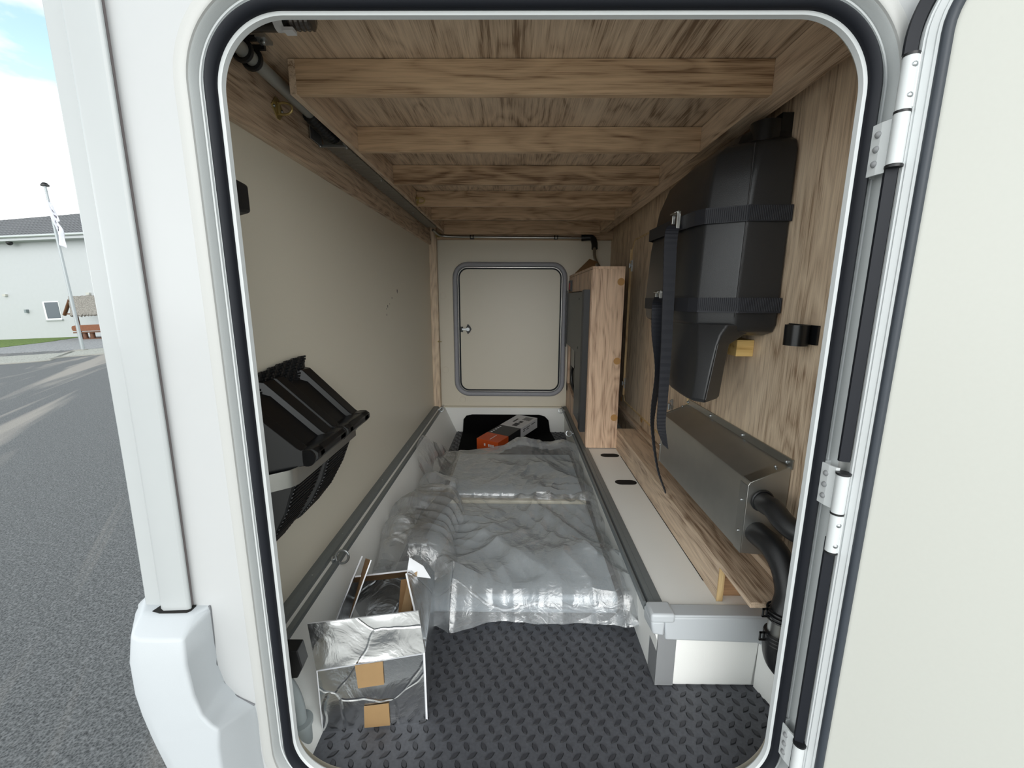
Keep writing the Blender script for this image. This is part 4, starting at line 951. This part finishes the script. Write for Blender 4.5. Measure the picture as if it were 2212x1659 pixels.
mp0 = t.nodes.new('ShaderNodeMapping'); mp0.inputs['Rotation'].default_value = (0, 0, math.radians(-122)); t.links.new(c.outputs['Object'], mp0.inputs[0]); mpn = t.nodes.new('ShaderNodeMapping'); mpn.inputs['Scale'].default_value = (.12, 1.5, 1); t.links.new(mp0.outputs[0], mpn.inputs[0]); t.links.new(mpn.outputs[0], w.inputs['Vector'])
wr_ = t.nodes.new('ShaderNodeValToRGB'); wr_.color_ramp.elements[0].position = .50; wr_.color_ramp.elements[0].color = (0, 0, 0, 1); wr_.color_ramp.elements[1].position = .60; wr_.color_ramp.elements[1].color = (.6, .6, .6, 1); t.links.new(w.outputs[0], wr_.inputs[0])
mixn = t.nodes.new('ShaderNodeMix'); mixn.data_type = 'RGBA'; t.links.new(wr_.outputs[0], mixn.inputs[0]); t.links.new(r.outputs[0], mixn.inputs[6]); mixn.inputs[7].default_value = srgb(176, 170, 162); t.links.new(mixn.outputs[2], bs.inputs['Base Color'])
gm, t, r, c, bs = ground_mat('pale_gravel', srgb(120, 122, 116), srgb(186, 188, 182), 14, .02); t.links.new(r.outputs[0], bs.inputs['Base Color'])
pm, t, r, c, bs = ground_mat('grey_paving', srgb(108, 112, 116), srgb(158, 160, 162), 9, .01); t.links.new(r.outputs[0], bs.inputs['Base Color'])
grm, t, r, c, bs = ground_mat('short_grass', srgb(58, 86, 34), srgb(116, 140, 62), 8, .04); t.links.new(r.outputs[0], bs.inputs['Base Color'])
kerbm = mat('kerb_stone', srgb(150, 150, 144), .9, bump=(20, .5, .01))
b = B(); b.box(-90, 60, -60, 120, -.06, 0); obj('floor', b, am, kind='structure', frame=OUT, base=(0, 0, 0), label='grey asphalt of the yard outside').name = 'floor_yard'
bpy.data.objects['floor_yard'].name = 'floor_2'
kerb = [(-80, 4.0), (-40, 9.5), (-24, 12.9), (-17.5, 14.3), (-17.2, 15.3), (-15.9, 16.75), (-10, 20), (5, 30)]
kc = bez([(x, y, 0) for x, y in ((-60, 6.5), (-30, 11.0), (-17.46, 14.23), (-17.1, 15.6), (-15.92, 16.75), (-8, 21), (5, 30))], 8)
def strip(pts, dx0, dy0, dx1, dy1, z): return [(p[0]+dx0, p[1]+dy0, z) for p in pts]+[(p[0]+dx1, p[1]+dy1, z) for p in pts][::-1]
b = B(); b.box(-14, 14, -22, -.7, -.01, .004); obj('floor_bounce', b, mat('bounce_concrete', srgb(196, 194, 188), .85, bump=(30, .3, .003), var=.06), kind='structure', frame=OUT, label='added pale concrete apron, unseen behind the camera, bouncing light into the locker')  # apron added out of view behind the camera to bounce light inside
b = B(); n_ = len(kc)
for i in range(n_-1):
    a, c_ = kc[i], kc[i+1]; off = Vector((-2.6, 3.4, 0))
    b.prism([(a.x, a.y, 0), (c_.x, c_.y, 0), (c_.x+off.x, c_.y+off.y, 0), (a.x+off.x, a.y+off.y, 0)], (0, 0, .012))
obj('gravel_strip', b, gm, frame=OUT, kind='stuff', label='pale gravel strip between the asphalt and the grey paving', cat='gravel')
b = B(); b.tube([(p.x, p.y, .012) for p in kc], .035, 6); obj('kerb', b, kerbm, frame=OUT, smooth=True, label='thin curved kerb edge along the gravel strip', cat='kerb')
b = B(); b.prism([(-70, 16, 0), (-33, 15.6, 0), (-22.5, 18.9, 0), (-18.7, 19.8, 0), (6, 31.5, 0), (6, 34, 0), (-70, 34, 0)], (0, 0, .02)); obj('floor_3', b, pm, frame=OUT, kind='structure', label='grey paved forecourt in front of the white house')
b = B(); b.prism([(-60, 18, .02), (-27.6, 22.6, .02), (-28.8, 26.2, .02), (-31.6, 31.2, .02), (-60, 31.2, .02)], (0, 0, .02)); obj('grass', b, grm, frame=OUT, kind='stuff', label='wedge of short green grass at the foot of the white house', cat='grass')
# white house
HY = 31.23
hs = thing('white_house', 'white rendered house with dark tiled roof and one small window', 'house', (-33, HY, 0), frame=OUT)
rend = mat('white_render', srgb(178, 182, 184), .8, bump=(4, .1, .01), var=.02)
b = B(); b.box(-37.9, -16, HY, HY+9, 0, 6.95); obj('wall', b, rend, hs)
b = B(); b.box(-60, -37.9, HY+3, HY+9, 0, 6.95); obj('side_wing', b, rend, hs)
def tile_mat():
    m = bpy.data.materials.new('dark_roof_tiles'); m.use_nodes = True; t = m.node_tree; bs = t.nodes['Principled BSDF']; bs.inputs['Roughness'].default_value = .5
    c = t.nodes.new('ShaderNodeTexCoord'); w1 = t.nodes.new('ShaderNodeTexWave'); w1.bands_direction = 'X'; w1.inputs['Scale'].default_value = 1.05; w2 = t.nodes.new('ShaderNodeTexWave'); w2.bands_direction = 'Y'; w2.wave_profile = 'SAW'; w2.inputs['Scale'].default_value = .9
    for q in (w1, w2): t.links.new(c.outputs['Object'], q.inputs['Vector'])
    a = t.nodes.new('ShaderNodeMath'); a.operation = 'MULTIPLY_ADD'; a.inputs[1].default_value = .6; t.links.new(w1.outputs[0], a.inputs[0]); t.links.new(w2.outputs[0], a.inputs[2])
    r = t.nodes.new('ShaderNodeValToRGB'); r.color_ramp.elements[0].position = .3; r.color_ramp.elements[0].color = srgb(36, 38, 42); r.color_ramp.elements[1].position = 1; r.color_ramp.elements[1].color = srgb(92, 94, 98)
    t.links.new(a.outputs[0], r.inputs[0]); t.links.new(r.outputs[0], bs.inputs['Base Color'])
    bu = t.nodes.new('ShaderNodeBump'); bu.inputs['Distance'].default_value = .06; t.links.new(a.outputs[0], bu.inputs['Height']); t.links.new(bu.outputs[0], bs.inputs['Normal'])
    return m
b = B(); b.prism([(-62, HY-.75, 7.0), (-14, HY-.75, 7.0), (-14, HY+5.5, 10.3), (-26, HY+5.5, 9.72), (-34.3, HY+5.5, 9.32), (-42, HY+5.5, 8.95), (-62, HY+5.5, 7.98)], (0, 0, .12)); obj('roof', b, tile_mat(), hs)
b = B(); b.box(-62, -14, HY-.8, HY+.1, 6.72, 6.98); obj('eaves_board', b, rend, hs, label='white eaves board')
b = B(); b.cyl((-62, HY-.88, 6.98), (-14, HY-.88, 6.98), .09, 10); obj('gutter', b, mat('zinc_gutter', srgb(186, 192, 192), .4, .4), hs, smooth=True)
b = B(); b.box(-34.00, -32.84, HY-.03, HY+.02, 1.34, 2.62); wn = obj('window', b, mat('white_window_reveal', srgb(236, 238, 238), .5), hs)
b = B(); b.box(-33.86, -32.88, HY-.05, HY-.03, 1.42, 2.56); obj('pane', b, mat('dark_glass', srgb(66, 78, 86), .12), wn)
b = B(); b.box(-34.05, -32.76, HY-.13, HY, 1.26, 1.34); obj('window_sill', b, rend, hs)
b = B(); b.box(-35.28, -35.14, HY-.2, HY, 1.88, 2.12); obj('wall_lamp', b, mat('wall_lamp_grey', srgb(126, 136, 138), .4, .4), hs)
for x_, z_ in ((-36.5, 3.1), (-30.46, 2.97)):
    b = B(); b.box(x_-.12, x_+.12, HY-.16, HY, z_, z_+.15); obj('vent', b, mat('vent_grey', srgb(184, 184, 176), .5), hs)
b = B(); b.ball((-34.8, HY-.45, 6.66), .18); obj('eaves_lamp', b, BLK, hs, smooth=True)
# flagpole
fpole = thing('flagpole', 'tall grey flagpole with black cap in front of the white house', 'flagpole', (-19.31, 18.93, 0), frame=OUT)
b = B(); b.tube([(-19.31, 18.93, 0), (-19.31, 18.93, 6.85)], [.07, .045], 14); obj('pole', b, mat('galvanised_pole', srgb(156, 162, 164), .4, .4), fpole, smooth=True)
b = B(); b.cyl((-19.31, 18.93, 6.83), (-19.31, 18.93, 6.90), .14, 14); b.ball((-19.31, 18.93, 6.93), .10, .5); obj('cap', b, BLK, fpole, smooth=True, label='black cap')
b = B(); b.cyl((-19.36, 18.93, 0), (-19.36, 18.93, .05), .20, 14); obj('foot', b, kerbm, fpole)
b = B(); K = 40
def flagp(u, v):
    z = 6.30-v*1.75; w_ = .34*min(1, v*3.2+.12)*(1 if v < .40 else .72+.10*math.sin(v*14)); x = -19.25+u*w_-.04*math.sin(v*7); return (x, 18.88-.07*math.sin(u*7+v*5), z-.22*u)
G = [[b.m.verts.new(flagp(i/12, j/K)) for i in range(13)] for j in range(K+1)]
for j in range(K):
    for i in range(12): b.m.faces.new((G[j][i], G[j][i+1], G[j+1][i+1], G[j+1][i]))
fg = obj('flag', b, mat('white_flag_cloth', srgb(222, 224, 232), .8), frame=OUT, smooth=True, label='limp white flag with dark print hanging on the flagpole', cat='flag')
md = fg.modifiers.new('s', 'SOLIDIFY'); md.thickness = .01
b = B()
for k, (v0, u0) in enumerate(((.18, .35), (.30, .3), (.40, .45), (.52, .4), (.60, .3))):
    p = [Vector(flagp(u0, v0)), Vector(flagp(u0+.35, v0)), Vector(flagp(u0+.30, v0+.06)), Vector(flagp(u0, v0+.055))]; b.prism([q+Vector((0, -.03, 0)) for q in p], (0, .012, 0))
obj('print', b, mat('dark_flag_print', srgb(110, 108, 118), .8), fg)
# thatched picnic shelter
sc_ = 1.19; HO = Matrix.Translation((0, 0, 1.5)) @ Matrix.Scale(sc_, 4) @ Matrix.Translation((0, 0, -1.5)); Yh = 24
def hp_(p): return HO @ Vector(p)
hut = thing('picnic_shelter', 'rustic picnic bench under a shaggy thatched roof beside the white house', 'picnic shelter', hp_((-23.6, Yh, .27)), frame=OUT)
zg = .24
thm, t, r, c, bs = ground_mat('grey_thatch', srgb(84, 80, 74), srgb(178, 174, 166), 22, .06); t.links.new(r.outputs[0], bs.inputs['Base Color'])
b = B(); NXh, NZh = 60, 20; G = []
for j in range(NZh+1):
    row = []
    for i in range(NXh+1):
        u, v = i/NXh, j/NZh; x = -24.80+u*4.2+.85*v; z = 2.54-1.06*v; y = Yh+.25-.95*v
        d = .03*noise.noise(Vector((x*9, z*9, 0))); z += d; y -= abs(d)
        if j == NZh: z += .08*noise.noise(Vector((x*14, 0, 3)))
        if i == 0: x += .06*noise.noise(Vector((0, z*9, 3)))
        row.append(hp_((x, y, z)))
    G.append(row)
back = [[hp_((-24.80+i/NXh*4.2-.9*j/4, Yh+.3+.95*j/4, 2.50-.85*j/4)) for i in range(NXh+1)] for j in range(5)]
VG = [[b.m.verts.new(p) for p in rw] for rw in G]; VBk = [[b.m.verts.new(p) for p in rw] for rw in back]
for g in (VG, VBk):
    for j in range(len(g)-1):
        for i in range(NXh): b.m.faces.new((g[j][i], g[j][i+1], g[j+1][i+1], g[j+1][i]))
o = obj('thatched_roof', b, thm, hut); md = o.modifiers.new('s', 'SOLIDIFY'); md.thickness = .12
LOG = mat('stained_log', srgb(104, 66, 44), .6, bump=(12, .4, .01), var=.25)
def cyl2(bb, a, c_, r_): bb.cyl(hp_(a), hp_(c_), r_*sc_, 10)
b = B(); cyl2(b, (-26.0, Yh+.9, 1.62), (-24.95, Yh+.35, 2.40), .09); cyl2(b, (-26.0, Yh+.9, 1.66), (-24.6, Yh+.4, 1.62), .035); obj('gable_rafter', b, LOG, hut, smooth=True)
for x, dy in ((-24.0, -.4), (-23.35, .4), (-22.45, -.4), (-21.2, 0)):
    b = B(); cyl2(b, (x, Yh+dy, zg), (x, Yh+dy, 1.75), .07); obj('post', b, LOG, hut, smooth=True)
b = B(); b.loft([[hp_(p) for p in r_] for r_ in ([(-24.12, Yh-.72, .80), (-24.12, Yh-.66, .80), (-24.12, Yh-.66, .90), (-24.12, Yh-.72, .90)], [(-24.05, Yh-.74, .72), (-24.05, Yh-.64, .72), (-24.05, Yh-.64, .99), (-24.05, Yh-.74, .99)], [(-23.86, Yh-.74, .70), (-23.86, Yh-.64, .70), (-23.86, Yh-.64, 1.02), (-23.86, Yh-.74, 1.02)], [(-20.6, Yh-.74, .70), (-20.6, Yh-.64, .70), (-20.6, Yh-.64, 1.04), (-20.6, Yh-.74, 1.04)])])
obj('backrest', b, mat('orange_stained_log', srgb(122, 72, 42), .5, bump=(10, .4, .01), var=.2), hut, bevel=.02)
b = B(); b.prism([hp_(p) for p in ((-24.05, Yh-.75, .60), (-20.6, Yh-.75, .60), (-20.6, Yh-.35, .60), (-24.05, Yh-.35, .60))], (0, 0, .07)); obj('seat', b, LOG, hut)
b = B(); b.prism([hp_(p) for p in ((-24.1, Yh-.1, .72), (-20.6, Yh-.1, .72), (-20.6, Yh+.5, .72), (-24.1, Yh+.5, .72))], (0, 0, .08)); obj('table_top', b, LOG, hut)
for x in (-23.6, -23.2, -22.2):
    b = B(); cyl2(b, (x, Yh-.55, zg), (x, Yh-.55, .60), .11); obj('leg', b, LOG, hut, smooth=True)
b = B(); b.prism([hp_(p) for p in ((-23.7, Yh-.7, zg), (-20.6, Yh-.7, zg), (-20.6, Yh+.6, zg), (-24.3, Yh+.6, zg))], (0, 0, .06)); obj('base_frame', b, LOG, hut)
# rest of the vehicle shell that the locker sits in (closes the body left of the corner trim and below the floor)
b = B(); b.box(-.598, -.578, .66, 3.0, -.32, 1.9); obj('wall_rear', b, PAINT, kind='structure', label='white rear wall of the motorhome')
for o in S.objects:
    if '_o' in o: del o['_o']
